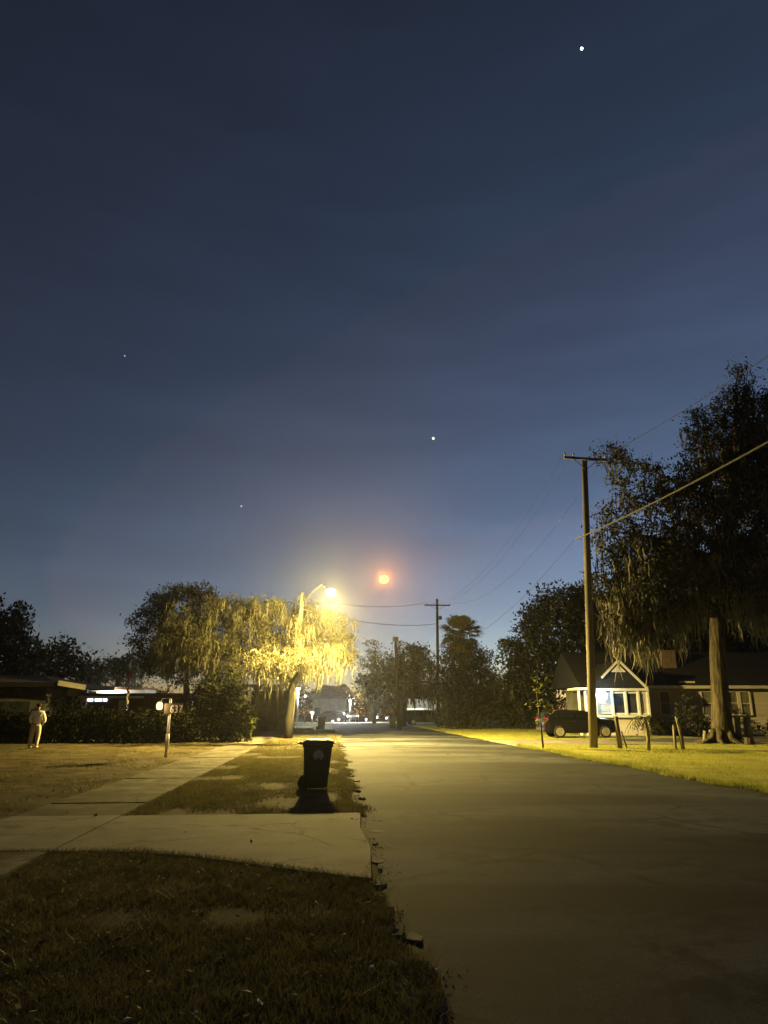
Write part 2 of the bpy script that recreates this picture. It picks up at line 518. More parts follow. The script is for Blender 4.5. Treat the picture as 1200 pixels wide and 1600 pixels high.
def slab(pts, z, name='slab', par=drv, mt='concrete'):
    mm = MB(); mm.poly_prism(pts, -.02, z)
    return mm.build(name, MT[mt], par, bevel=.006)


slab([S(SW1 + .02, T0), S(-2.2, T0 - .1), S(-1.5, T0 - .4), S(-.8, T0 - .85), S(-.2, T0 - 1.25), S(.44, T0 - 1.6), S(.52, 8.9), S(.46, 10.2), S(.52, T1 + .05), S(-1.2, T1), S(SW1 + .02, T1)], .056)
slab([S(SW0, T0 + .05), S(SW1, T0), S(SW1, T1), S(SW0, T1)], .062)
slab([S(-9.2, T0 + .6), S(SW0 - .02, T0 + .05), S(SW0 - .02, T1), S(-9.2, T1 + .3)], .058, mt='concrete_dirty')
slab([S(-14.5, T0 + 1.6), S(-9.22, T0 + .6), S(-9.22, T1 + .3), S(-14.5, T1 + 1.3)], .056, mt='concrete_dirty')
# broken gutter edge between driveway and asphalt, and kerb stones
kerb = empty('kerb'); tag(kerb, 'broken concrete kerb edge along the left of the road', kind='structure')


def stone(c, rx, ry, h, rot, z0=-.03):
    n = random.randint(6, 9)
    pts = []
    for q in range(n):
        a = 2 * math.pi * q / n + random.uniform(-.3, .3)
        r = random.uniform(.6, 1.15)
        x, y = math.cos(a) * rx * r, math.sin(a) * ry * r
        pts.append((x * math.cos(rot) - y * math.sin(rot), x * math.sin(rot) + y * math.cos(rot)))
    h = .012 + h * .38
    zt = [h * random.uniform(.55, 1.15) for _ in pts]
    vs = [(c.x + p[0], c.y + p[1], z0) for p in pts] + [(c.x + p[0] * .8, c.y + p[1] * .8, zt[i]) for i, p in enumerate(pts)]
    fs = [tuple(range(n, 2 * n))] + [(q, (q + 1) % n, n + (q + 1) % n, n + q) for q in range(n)]
    MB().add(vs, fs).build('stone', MT['concrete_old'], kerb)


for (px, py, rx, ry, h, rot) in ((632, 1562, .10, .33, .10, .05), (655, 1598, .09, .22, .06, .1), (622, 1470, .09, .08, .13, .4), (648, 1470, .07, .16, .05, .1),
                                 (604, 1420, .09, .16, .09, .2), (590, 1385, .13, .12, .09, 0), (612, 1520, .08, .10, .10, .7), (666, 1560, .08, .12, .04, .2),
                                 (588, 1345, .10, .22, .0, 0), (590, 1300, .14, .18, .0, .1), (594, 1283, .16, .10, .0, 0), (586, 1320, .05, .06, .04, .3),
                                 (566, 1250, .09, .10, .09, 0), (560, 1238, .08, .12, .10, .3), (569, 1262, .07, .08, .09, .9), (556, 1222, .10, .10, .08, 0),
                                 (549, 1214, .10, .14, .11, 0), (545, 1204, .10, .14, .08, .2), (540, 1196, .12, .2, .09, 0), (537, 1189, .12, .16, .12, .4)):
    stone(gp(px, py), rx, ry, h, rot + TH)
for k in range(16):
    stone(S(LEFT - .1 + random.uniform(-.06, .06), 30 + k * 1.5), .12, .6, .1, R(90) + TH)
for k in range(22):   # rubble along the right edge
    t = 14.5 + k * .75 + random.uniform(-.2, .2)
    stone(S(right_edge(t) + random.uniform(-.02, .22), t), random.uniform(.06, .16), random.uniform(.05, .12), random.uniform(.04, .1), random.uniform(0, 3))


# ------------------------------------------------------------------ grass (nobody could count it)
def blades(P, h, w, lean=.5):
    n = len(P)
    a = rng.uniform(0, 2 * np.pi, n)
    hh = h * rng.uniform(.45, 1.25, n)
    ww = w * rng.uniform(.6, 1.4, n)
    la = rng.uniform(0, 2 * np.pi, n); lm = hh * rng.uniform(0, lean * 1.6, n)
    V = np.zeros((n, 3, 3), np.float32)
    V[:, 0] = P; V[:, 1] = P; V[:, 2] = P
    V[:, 0, 0] -= np.cos(a) * ww; V[:, 0, 1] -= np.sin(a) * ww
    V[:, 1, 0] += np.cos(a) * ww; V[:, 1, 1] += np.sin(a) * ww
    V[:, 2, 0] += np.cos(la) * lm; V[:, 2, 1] += np.sin(la) * lm; V[:, 2, 2] += hh
    return V


def t_near(s):
    return T0 - 1.6 * np.clip((s + 2.3) / 2.7, 0, 1) ** 1.25


def scatter(n, s0, s1, t0, t1, seed, thr=-.2, avoid=True, f=1.3, tpow=1.0):
    s = rng.uniform(s0, s1, n); t = t0 + (t1 - t0) * rng.uniform(0, 1, n) ** tpow
    d = nz2(s, t, seed, f) + .5 * nz2(s, t, seed + 9, f * 3) + rng.uniform(-.35, .35, n)
    ok = d > thr
    if avoid:
        ok &= ~((s > SW0 - .03) & (s < SW1 + .03))
        ok &= ~((t > t_near(s)) & (t < T1) & (s > -10))
        ok &= ~((t > T0 + .9) & (t < T1 + .9) & (s <= -9.2))
        ok &= s < LEFT + .1 * np.sin(t * 1.7) + .07 * np.sin(t * 4.1 + 1) + .12
    s, t = s[ok], t[ok]
    return np.stack([s * math.cos(TH) - t * math.sin(TH), s * math.sin(TH) + t * math.cos(TH), np.full(len(s), .03)], 1)


P1 = scatter(300000, -9, .7, 3.2, T0 + .3, 21, -1.1)
P2 = scatter(110000, -3.2, .6, T1, 30, 22, -.5)
P3 = scatter(80000, -22, -4.8, T1, 34, 23, .1)
P4 = scatter(26000, -3.2, .5, 30, 60, 24, -.3)
V = np.concatenate([blades(P1, .045, .0032, .9), blades(P2, .06, .005), blades(P3, .05, .007), blades(P4, .07, .009)])
ed = np.linspace(-9, .4, 5000); et = t_near(ed) - .02 + rng.normal(0, .035, 5000) + .55 * (ed < -4.8) * (-4.8 - ed) / 4.4
PE = np.stack([ed * math.cos(TH) - et * math.sin(TH), ed * math.sin(TH) + et * math.cos(TH), np.full(5000, .035)], 1)
er = rng.uniform(3.5, 30, 9000); es = np.array([left_edge(q) for q in er]) + rng.normal(-.04, .09, 9000)
ok = ~((er > T0 - 1.6) & (er < T1))
er, es = er[ok], es[ok]
PF = np.stack([es * math.cos(TH) - er * math.sin(TH), es * math.sin(TH) + er * math.cos(TH), np.full(len(er), .01)], 1)
V = np.concatenate([V, blades(PE, .06, .0035, .9), blades(PF, .08, .004, 1.0)])
tuft = P1[rng.integers(0, len(P1), 700)]
V = np.concatenate([V] + [blades(np.repeat(tuft, 10, 0) + rng.normal(0, .025, (7000, 3)) * [1, 1, .1], .075, .0035, 1.0)])
weed = P1[rng.integers(0, len(P1), 170)]
V = np.concatenate([V, blades(np.repeat(weed, 14, 0) + rng.normal(0, .03, (170 * 14, 3)) * [1, 1, .1], .10, .005, 1.2)])
tag(np_mesh('grass', V.reshape(-1, 3), 3, MT['grass']), 'dry patchy grass on the left verge and lawn', 'grass', kind='stuff')
n = 5200
ls = rng.uniform(-9, .6, n); lt = rng.uniform(3.3, 34, n)
keep = ~(((lt > t_near(ls)) & (lt < T1)) | ((ls > SW0) & (ls < SW1))) | (rng.uniform(0, 1, n) < .12)
ls, lt = ls[keep], lt[keep]; n = len(ls)
lp = np.stack([ls * math.cos(TH) - lt * math.sin(TH), ls * math.sin(TH) + lt * math.cos(TH), np.full(n, .068)], 1) + rng.normal(0, .006, (n, 3))


def flat_leaves(P, size):
    n = len(P); a = rng.uniform(0, 6.28, n); sz = size * rng.uniform(.5, 1.5, n)
    u = np.stack([np.cos(a), np.sin(a), rng.normal(0, .35, n)], 1) * sz[:, None]; v = np.stack([-np.sin(a), np.cos(a), rng.normal(0, .35, n)], 1) * sz[:, None] * .5
    W = np.zeros((n, 4, 3), np.float32); W[:, 0] = P - u; W[:, 1] = P + v; W[:, 2] = P + u; W[:, 3] = P - v
    return W.reshape(-1, 3)


tag(np_mesh('leaf_litter', flat_leaves(lp, .022), 4, mat('brown_litter', (.05, .035, .016), (.19, .14, .075), rough=.9, scale=9, detail=3)), 'scattered brown leaf litter on the left verge', 'leaf litter', kind='stuff')
n = 2600
gt = 3.2 + 36 * rng.uniform(0, 1, n) ** 1.6; gs = np.array([left_edge(q) for q in gt]) + np.abs(rng.normal(0, .14, n)) - .05
g2 = rng.uniform(9, 40, 2600); h2 = np.array([right_edge(q) for q in g2]) - np.abs(rng.normal(0, .13, 2600)) + .05
gs = np.concatenate([gs, h2]); gt = np.concatenate([gt, g2]); n = len(gs)
gc = np.stack([gs * math.cos(TH) - gt * math.sin(TH), gs * math.sin(TH) + gt * math.cos(TH), np.full(n, .008)], 1)
sz = .006 * rng.uniform(.4, 1.9, n)[:, None]
q4 = [np.stack([np.cos(a + rng.uniform(-.4, .4, n)), np.sin(a + rng.uniform(-.4, .4, n)), np.full(n, -.3)], 1) * sz for a in (0, 2.1, 4.2)]
tp4 = np.stack([rng.normal(0, .3, n), rng.normal(0, .3, n), rng.uniform(.5, 1.1, n)], 1) * sz
W = np.stack([gc + q4[0], gc + q4[1], gc + tp4, gc + q4[1], gc + q4[2], gc + tp4, gc + q4[2], gc + q4[0], gc + tp4], 1)
tag(np_mesh('gravel', W.reshape(-1, 3), 3, MT['concrete_old']), 'loose gravel and broken asphalt along the road edges', 'gravel', kind='stuff')
s = rng.uniform(8.3, 30, 150000); t = rng.uniform(8, 33.3, 150000)
ok = (s > RIGHT + .12 * np.sin(t * .9 + 2) + .07 * np.sin(t * 3.1) - .12) & (nz2(s, t, 31, .9) + rng.uniform(-.6, .6, 150000) > -.5)
s, t = s[ok], t[ok]
P5 = np.stack([s * math.cos(TH) - t * math.sin(TH), s * math.sin(TH) + t * math.cos(TH), np.full(len(s), .03)], 1)
s = rng.uniform(8.6, 20, 30000); t = rng.uniform(39.6, 74, 30000)
P6 = np.stack([s * math.cos(TH) - t * math.sin(TH), s * math.sin(TH) + t * math.cos(TH), np.full(len(s), .03)], 1)
te = rng.uniform(8, 33, 9000); se = RIGHT + .12 * np.sin(te * .9 + 2) + .07 * np.sin(te * 3.1) + rng.normal(.05, .1, 9000)
P7 = np.stack([se * math.cos(TH) - te * math.sin(TH), se * math.sin(TH) + te * math.cos(TH), np.full(len(se), .02)], 1)
V = np.concatenate([blades(P5, .065, .006), blades(P6, .08, .012), blades(P7, .13, .007, .8)])
tag(np_mesh('lawn_grass', V.reshape(-1, 3), 3, MT['grass_green']), 'short yellow green grass on the right front lawn', 'grass', kind='stuff')


# ------------------------------------------------------------------ foliage builders
def leaf_quads(P, size, asp=.5, droop=0.0):
    n = len(P)
    u = rng.normal(0, 1, (n, 3)); u[:, 2] -= droop * 1.5
    u /= np.linalg.norm(u, axis=1, keepdims=True)
    w = rng.normal(0, 1, (n, 3)); w[:, 2] += .6
    v = np.cross(u, w); v /= (np.linalg.norm(v, axis=1, keepdims=True) + 1e-9)
    sz = size * rng.uniform(.55, 1.35, (n, 1))
    V = np.zeros((n, 4, 3), np.float32)
    V[:, 0] = P - u * sz; V[:, 1] = P + v * sz * asp; V[:, 2] = P + u * sz; V[:, 3] = P - v * sz * asp
    return V.reshape(-1, 3)


def blob(x, y, rx, ry, D, rd=None):
    c = at(x, y, D); k = mpp(D, c.z)
    return (np.array(c), np.array((rx * k, (rd if rd else rx * k), ry * k)))


def sub_points(blobs, per_m2=1.0, shell=.55):
    out = []
    for c, r in blobs:
        area = 4 * math.pi * ((r[0] * r[1] + r[0] * r[2] + r[1] * r[2]) / 3)
        n = max(6, int(area * per_m2))
        d = rng.normal(0, 1, (n, 3)); d /= np.linalg.norm(d, axis=1, keepdims=True)
        rr = rng.uniform(shell, 1.08, (n, 1)) * (1 + .12 * np.sin(d[:, :1] * 7 + d[:, 1:2] * 5))
        out.append(c + d * r * rr)
    return np.concatenate(out)


def foliage(subs, per, sig, size, asp=.5, droop=0.0, flat=.7):
    P = np.repeat(subs, per, 0)
    sg = np.repeat(rng.uniform(.5, 1.3, (len(subs), 1)), per, 0) * sig
    P = P + rng.normal(0, 1, P.shape) * sg * np.array([1, 1, flat])
    P[:, 2] = np.maximum(P[:, 2], .05)
    return leaf_quads(P, size, asp, droop)


def moss_strips(tops, length, width, segs=5, drift=.12):
    n = len(tops)
    L = length * rng.uniform(.35, 1.5, n)
    W = width * rng.uniform(.5, 1.6, n)
    a = rng.uniform(0, np.pi, n); dx, dy = np.cos(a), np.sin(a)
    P = np.zeros((n, segs + 1, 3)); P[:, 0] = tops
    off = rng.normal(0, drift, (n, 2))
    for k in range(1, segs + 1):
        f = k / segs
        wob = rng.normal(0, .035, (n, 2)) * L[:, None]
        P[:, k, 0] = tops[:, 0] + off[:, 0] * f + wob[:, 0]; P[:, k, 1] = tops[:, 1] + off[:, 1] * f + wob[:, 1]
        P[:, k, 2] = np.maximum(tops[:, 2] - L * f, .3)
    V = np.zeros((n, segs, 4, 3), np.float32)
    wf = [.55, 1.0, .95, .75, .5, .06] if segs == 5 else np.linspace(1, .05, segs + 1)
    for k in range(segs):
        for (q, kk, sg) in ((0, k, -1), (1, k, 1), (2, k + 1, 1), (3, k + 1, -1)):
            V[:, k, q] = P[:, kk]
            V[:, k, q, 0] += dx * W * wf[kk] * sg; V[:, k, q, 1] += dy * W * wf[kk] * sg
    return V.reshape(-1, 3)


def limb_pts(a, b, n=5, bow=.12, up=.0):
    a, b = Vector(a), Vector(b); d = b - a
    off = Vector((random.uniform(-1, 1), random.uniform(-1, 1), random.uniform(-.4, 1))) * d.length * bow
    return [a + d * (i / n) + off * math.sin(math.pi * i / n) + Vector((0, 0, up * math.sin(math.pi * i / n))) for i in range(n + 1)]


def tree(name, label, base, trunk, trunk_r, blobs, leaf, bark, per_m2=1.0, per=40, sig=.35, size=.09, asp=.5, group=None, moss=0, moss_len=.8, moss_w=.04,
         moss_mat=None, limbs=True, roots=0, cat='tree', droop=0.0, extra=None, moss_low=-.1, nside=10):
    base = Vector(base)
    root = empty(name, base); tag(root, label, cat, group)
    mb = MB(); mb.tube(trunk, trunk_r, nside, wob=.07)
    tr = mb.build('trunk', bark, root, smooth=True, loc=base)
    top = Vector(trunk[-1])
    for q in range(roots):
        a = 2 * math.pi * q / roots + random.uniform(-.3, .3)
        r0 = trunk_r[0]
        L = random.uniform(1.5, 2.4) * r0
        p = [Vector((base.x + math.cos(a) * r0 * .5, base.y + math.sin(a) * r0 * .5, .55 * r0 * 2)), Vector((base.x + math.cos(a) * r0 * 1.0, base.y + math.sin(a) * r0 * 1.0, .22)),
             Vector((base.x + math.cos(a + .2) * L, base.y + math.sin(a + .2) * L, .04)), Vector((base.x + math.cos(a + .3) * L * 1.25, base.y + math.sin(a + .3) * L * 1.25, -.05))]
        MB().tube(p, [r0 * .35, r0 * .28, r0 * .16, r0 * .05], 7, wob=.1).build('root', bark, root, smooth=True, loc=base)
    subs = sub_points(blobs, per_m2)
    if limbs:
        for c, r in blobs:
            cand = range(max(1, len(trunk) // 2), len(trunk))
            i0 = min(cand, key=lambda q: (Vector(trunk[q]) - Vector(c)).length + (3 if trunk[q][2] > c[2] else 0))
            a = Vector(trunk[i0]); rr = trunk_r[i0] * .6
            MB().tube(limb_pts(a, Vector(c), 5, .06, .1), [rr, rr * .8, rr * .62, rr * .48, rr * .34, rr * .15], 6, wob=.08).build('limb', bark, root, smooth=True, loc=base)
            near = subs[np.argsort(((subs - c) ** 2).sum(1))[:40]]
            for q in rng.choice(len(near), min(4, len(near)), replace=False):
                MB().tube(limb_pts(Vector(c), Vector(near[q]), 3, .15), [rr * .22, rr * .16, rr * .1, .01], 4).build('branch', bark, root, loc=base)
    V = foliage(subs, per, sig, size, asp, droop)
    tag(np_mesh('crown', V, 4, leaf, root, base), kind='stuff')
    if moss:
        zc = np.array([(b[0][2], b[1][2]) for b in blobs])
        lowz = subs[:, 2]
        pick = subs[rng.integers(0, len(subs), moss)]
        if extra is not None: pick = np.concatenate([pick, extra])
        k = 7
        tops = np.repeat(pick, k, 0) + rng.normal(0, .16, (len(pick) * k, 3)) * [1, 1, .5]
        ll = np.repeat(rng.uniform(.3, 1.7, len(pick)) ** 1.2, k)
        V = moss_strips(tops, moss_len * 1.0 * ll, moss_w)
        tag(np_mesh('moss', V, 4, moss_mat or MT['moss'], root, base), kind='stuff')
    return root


# ------------------------------------------------------------------ the lit oak and the yellow street lamp
b = gp(450, 1155)
blobs = [blob(520, 982, 32, 28, 44.4), blob(484, 970, 38, 32, 44.2), blob(538, 1014, 20, 24, 43.8), blob(436, 974, 42, 36, 43.4), blob(500, 1020, 40, 26, 43.6),
         blob(386, 984, 42, 38, 43.2), blob(440, 1022, 42, 30, 41.4), blob(340, 985, 42, 40, 43.8), blob(388, 1036, 42, 28, 42.2), blob(300, 1000, 40, 38, 44.2),
         blob(462, 1046, 36, 14, 42.0), blob(345, 1030, 40, 30, 43.0), blob(412, 950, 36, 18, 43.0), blob(272, 1020, 36, 36, 44.0), blob(292, 972, 34, 30, 43.4), blob(355, 952, 38, 20, 43.6), blob(320, 1010, 40, 36, 42.6), blob(262, 1000, 26, 30, 43.2),
         blob(432, 1042, 24, 14, 35.6), blob(402, 1030, 22, 14, 35.8), blob(470, 1034, 16, 12, 35.4), blob(545, 1030, 12, 14, 43.2),
         blob(468, 985, 16, 22, 40.6), blob(464, 1028, 18, 20, 40.6), blob(424, 1040, 26, 16, 37.8)]
ex = np.array([at(random.uniform(445, 535), random.uniform(1005, 1055), random.uniform(41.8, 43.2)) for _ in range(140)])
tree('oak_tree', 'broad oak hung with moss, glowing yellow beside the lit street lamp', b,
     [b + Vector((0, 0, -.1)), b + Vector((.02, 0, 1.0)), b + Vector((.12, .05, 2.2)), b + Vector((.05, 0, 3.2)), b + Vector((.1, -.3, 4.2))], [.27, .21, .19, .18, .14],
     blobs, MT['leaf_oak'], MT['pole_dark'], per_m2=4.2, per=34, sig=.2, size=.062, moss=1500, moss_len=.55, moss_w=.022, extra=ex, moss_mat=MT['moss_lit'])


def utility_pole(label, base, H, r, lean, arm=None, mtl='pole', arm_rot=0.0, arm_len=2.4, arm_dz=.35, arm_tilt=0.0, group='wooden utility poles along the street'):
    root = empty('utility_pole', base); tag(root, label, 'utility pole', group)
    top = Vector((lean[0], lean[1], H))
    MB().tube([Vector((0, 0, -.3)), top * .33, top * .66, top], [r, r * .92, r * .82, r * .7], 14).build('pole', MT[mtl], root, smooth=True)
    tips = []
    if arm:
        c = top * ((H - arm_dz) / H) + Vector((0, -r * .95, 0))
        d = Vector((math.cos(arm_rot), math.sin(arm_rot), arm_tilt))
        a0, a1 = c - d * arm_len / 2, c + d * arm_len / 2
        MB().bar(a0, a1, .09, .12).build('crossarm', MT[mtl], root)
        for f in (-.96, -.55, .96):
            p = c + d * arm_len / 2 * f + Vector((0, 0, .06))
            ins = MB().lathe([(.02, 0), (.02, .06), (.05, .08), (.03, .11), (.055, .13), (.03, .18), (.012, .2)], 10, p)
            ins.build('insulator', MT['porcelain'], root, smooth=True)
            tips.append(Vector(base) + p + Vector((0, 0, .19)))
        for f in (-1, 1):
            MB().bar(c + d * arm_len * .28 * f - Vector((0, 0, .05)), c - Vector((0, 0, .55)) + Vector((0, .05, 0)), .03, .03).build('brace', MT['dark_steel'], root)
    return root, tips


lampD = 37.0
lampP = at(517, 925, lampD)
pb = Vector((at(453, 1150, 42.3).x, 42.3, 0))
ptop = at(473, 926, 41.6)
sl = empty('street_lamp', pb); tag(sl, 'wooden street lamp pole with bright yellow lamp on a curved arm above the oak', 'street lamp')
pt = ptop - pb
MB().tube([pt * -.04, pt * .5, pt], [.15, .13, .11], 14).build('pole', MT['wood'], sl, smooth=True)
d = lampP - pb
armz = at(473, 938, 41.6).z
e_ = Vector((d.x - pt.x, d.y - pt.y, 0))
MB().tube([(pt.x + .06, pt.y - .05, armz), (pt.x + e_.x * .35, pt.y + e_.y * .35, armz + .22), (pt.x + e_.x * .7, pt.y + e_.y * .7, armz + .42), (d.x - .28, d.y + .1, d.z + .22)], [.04, .04, .035, .03], 8).build('arm', MT['steel'], sl, smooth=True)
MB().tube([(pt.x + .03, pt.y - .05, armz - .5), (pt.x + e_.x * .3, pt.y + e_.y * .3, armz + .12)], .018, 6).build('brace', MT['steel'], sl)
hd = MB().loft([[Vector((d.x + x, d.y + w * math.cos(a), d.z + .22 + hh * math.sin(a))) for a in [2 * math.pi * k / 12 for k in range(12)]] for x, w, hh in ((-.36, .05, .03), (-.22, .08, .04), (0, .12, .05), (.12, .10, .04), (.18, .04, .02))])
hd.build('lamp_head', MT['dark_steel'], sl, smooth=True)
bulb = MB().lathe([(.06, -.27), (.17, -.23), (.25, -.11), (.28, .01), (.23, .12), (.14, .19)], 20, (d.x, d.y, d.z)).build('lamp_lens', emat('yellow_lamp_glow', (1.0, .84, .36), 9), sl, smooth=True)
YEL = (1.0, .725, .185)
lamp_light('lamp_glow', (d.x, d.y - .1, d.z - .5), YEL, 23000, .2, sl)
beam = lamp_light('lamp_beam', (d.x + .1, d.y - .1, d.z - .5), YEL, 48000, .2, sl, 161)
beam.rotation_euler = (0, R(-9), 0)            # the optic throws its light to the street side

# ------------------------------------------------------------------ wheeled trash cart


def rring(z, x0, x1, w, r=.05, n=4):
    pts = []
    for (cx, cy, a0) in ((x1 - r, w - r, 0), (x0 + r, w - r, 90), (x0 + r, -w + r, 180), (x1 - r, -w + r, 270)):
        for k in range(n + 1):
            a = R(a0 + 90 * k / n)
            pts.append(Vector((cx + r * math.cos(a), cy + r * math.sin(a), z)))
    return pts


def trash_cart(loc, rz, label, sc_=1.0, emblem=False, group=None, detail=True):
    root = empty('trash_cart', loc, rz); tag(root, label, 'trash cart', group)
    root.scale = (sc_,) * 3
    b = MB()
    b.loft([rring(.03, -.27, .20, .20), rring(.06, -.28, .225, .225), rring(.30, -.29, .25, .24), rring(.60, -.30, .285, .26), rring(.86, -.305, .315, .28), rring(.87, -.325, .335, .30), rring(.93, -.33, .34, .302), rring(.935, -.31, .32, .285)])
    b.build('body', MT['plastic'], root, smooth=False, bevel=.006)
    l = MB()
    l.loft([rring(.94, -.335, .365, .315), rring(.965, -.34, .37, .318), rring(.99, -.32, .345, .295), rring(1.02, -.25, .27, .22), rring(1.025, -.2, .2, .17)])
    lid = l.build('lid', MT['plastic'], root, bevel=.005)
    if detail:
        for sg in (-.2, .2):
            MB().box((.36, sg, .95), (.05, .1, .02)).build('lid_grip', MT['plastic'], lid)
    h = MB(); h.tube([(-.33, -.25, .93), (-.43, -.25, .955), (-.43, .25, .955), (-.33, .25, .93)], .017, 8)
    h.build('handle', MT['plastic'], root, smooth=True)
    MB().tube([(-.27, -.26, .13), (-.27, .26, .13)], .012, 8).build('axle', MT['dark_steel'], root)
    for sg in (-1, 1):
        w = MB().lathe([(.03, -.03), (.06, -.032), (.115, -.03), (.135, -.015), (.135, .015), (.115, .03), (.06, .032), (.03, .03)], 20, (-.28, .285 * sg, .135), 'Y')
        w.build('wheel', MT['rubber'], root, smooth=True)
    if emblem:
        # round pale seal with lobed lower rim on the side facing the camera
        pts = []
        for k in range(40):
            a = 2 * math.pi * k / 40
            r = .115 + .006 * math.cos(a * 8)
            x, z = r * math.cos(a), r * math.sin(a) * .95
            dn = max(0, -math.sin(a))
            z += dn * .015 * math.cos(a * 2 + math.pi)
            if abs(x) < .045 and z < 0: z += .055 * (1 - abs(x) / .045)
            pts.append((x, z))
        n = len(pts)
        yb = lambda z: -(.24 + (z - .30) / .30 * .02 + .004)
        vs = [(.02 + x, -(.24 + (.70 + z - .30) / .3 * .0205) - .0035, .70 + z) for x, z in pts]
        MB().add(vs + [(.02, -(.24 + .4 / .3 * .0205) - .0037, .72)], [(k, (k + 1) % n, n) for k in range(n)]).build('emblem', MT['emblem'], root)
        vs = []
    for f in (-.18,) if detail else ():
        MB().box((f, -.262, .5), (.02, .02, .4)).build('rib', MT['plastic'], root)
    return root


c0 = gp(495, 1237)
trash_cart((c0.x, c0.y, .06), TH, 'black wheeled trash cart with round pale emblem on the verge', .94, True)
c1 = gp(502, 1141)
trash_cart((c1.x, c1.y, .05), TH + R(8), 'distant black trash cart at the left road edge', 1.05, group='small dark bins far along the street', detail=False)
c2 = gp(408, 1142)
trash_cart((c2.x, c2.y, .05), TH + R(80), 'black bin on the left sidewalk behind the dark bushes', 1.15, group='small dark bins far along the street', detail=False)
c3 = gp(613, 1139)
trash_cart((c3.x, c3.y, .05), TH + R(90), 'dark bin standing by the dark utility pole across the street', 1.1, group='small dark bins far along the street', detail=False)

# ------------------------------------------------------------------ utility poles and lines
p1 = gp(927, 1170); p1.z = 0
top1 = at(913, 716, p1.y + .2)
up1, tips1 = utility_pole('tall wooden utility pole on the right lawn in front of the house', p1, top1.z, .19, (top1.x - p1.x, .2), True, 'pole', R(6), 2.15, .1, -.03)
p2 = gp(685, 1137); p2.z = 0
top2 = at(683, 936, p2.y)
up2, tips2 = utility_pole('dark utility pole with crossarm beside the shaggy palm', p2, top2.z, .17, (top2.x - p2.x, 0), True, 'pole_dark', R(3), 2.6, .65)
MB().lathe([(.05, -.1), (.16, -.08), (.17, .25), (.05, .28)], 12, (.42, -.1, top2.z - 2.0)).build('transformer', MT['dark_steel'], up2, smooth=True)
p3 = gp(624, 1141); p3.z = 0
top3 = at(618, 995, p3.y)
up3, tips3 = utility_pole('plain dark pole without crossarm beside the far oak trunk', p3, top3.z, .17, (top3.x - p3.x, 0), False, 'pole_dark')
MB().box((top3.x - p3.x, 0, top3.z - .2), (.5, .2, .4)).build('pole_cap', MT['dark_steel'], up3)


def line(a, b, sag, r, label, mtl='wire', n=24):
    a, b = Vector(a), Vector(b)
    pts = [a + (b - a) * (i / n) - Vector((0, 0, 4 * sag * (i / n) * (1 - i / n))) for i in range(n + 1)]
    o = MB().tube(pts, r, 5).build('power_line', MT[mtl], smooth=True)
    return tag(o, label, 'power line', 'overhead lines')


near = Vector((13.2, -8.0, 11.6))
line(tips1[2], near + Vector((.9, 0, .6)), 1.2, .013, 'upper overhead line rising past the mossy oak to the top right')
line(p1 + Vector((-.1, -.1, top1.z * .69)), Vector((12.4, -8, 9.0)), .8, .036, 'thick grey cable crossing in front of the mossy oak', 'cable')
for k, nm in ((0, 'left'), (1, 'middle'), (2, 'right')):
    line(tips1[k], tips2[k], 2.2, .006, 'thin line between the tall right pole and the palm pole, %s of three' % nm)
line(p1 + Vector((-.1, .1, top1.z * .69)), p2 + Vector((0, 0, top2.z * .62)), 1.4, .008, 'low cable between the tall right pole and the palm pole')
line(ptop - Vector((0, 0, .3)), tips2[0], .5, .02, 'upper line crossing the street from the yellow lamp pole', 'cable')
line(ptop - Vector((.06, 0, 1.0)), p2 + Vector((0, 0, top2.z * .80)), .5, .025, 'lower line crossing the street from the yellow lamp pole', 'cable')


# ------------------------------------------------------------------ big mossy oak on the right
b = gp(1130, 1163)
BD = b.y
tp = [b + Vector((0, 0, -.1)), Vector(at(1128, 1130, BD)), Vector(at(1125, 1080, BD)), Vector(at(1121, 1020, BD)), Vector(at(1120, 960, BD)), Vector(at(1128, 880, BD)), Vector(at(1140, 800, BD)), Vector(at(1150, 720, BD))]
blobs = [blob(1150, 660, 50, 50, BD), blob(1190, 640, 45, 45, BD - 2), blob(1110, 700, 42, 50, BD - 1), blob(1060, 760, 48, 40, BD - 2), blob(1000, 760, 40, 50, BD - 2), blob(960, 710, 24, 22, BD - 1),
         blob(960, 830, 38, 50, BD - 2.5), blob(1020, 850, 55, 50, BD - 3), blob(1090, 830, 60, 60, BD - 3), blob(1160, 800, 60, 70, BD - 3), blob(1210, 740, 60, 80, BD - 2),
         blob(950, 910, 30, 40, BD - 2), blob(1010, 930, 50, 40, BD - 3), blob(1080, 910, 50, 40, BD - 2), blob(1170, 890, 50, 45, BD - 2), blob(1230, 870, 60, 70, BD),
         blob(1290, 760, 70, 90, BD), blob(1120, 760, 60, 60, BD + 3), blob(1200, 700, 70, 70, BD + 3), blob(1040, 900, 50, 40, BD + 2), blob(1150, 612, 22, 16, BD), blob(1085, 645, 14, 10, BD - 1), blob(1152, 578, 12, 9, BD), blob(1170, 720, 60, 70, BD + 1), blob(1080, 860, 60, 50, BD), blob(1000, 880, 45, 45, BD), blob(1190, 830, 60, 60, BD + 2), blob(980, 960, 40, 30, BD - 3), blob(1190, 940, 50, 30, BD - 1), blob(1060, 950, 40, 26, BD - 2)]
ex = np.array([at(random.uniform(940, 1095), random.uniform(925, 985), BD - random.uniform(1, 4)) for _ in range(120)] +
              [at(random.uniform(990, 1025), random.uniform(970, 1005), BD - random.uniform(2, 3)) for _ in range(30)] +
              [at(random.uniform(1140, 1200), random.uniform(920, 960), BD - random.uniform(1, 3)) for _ in range(26)])
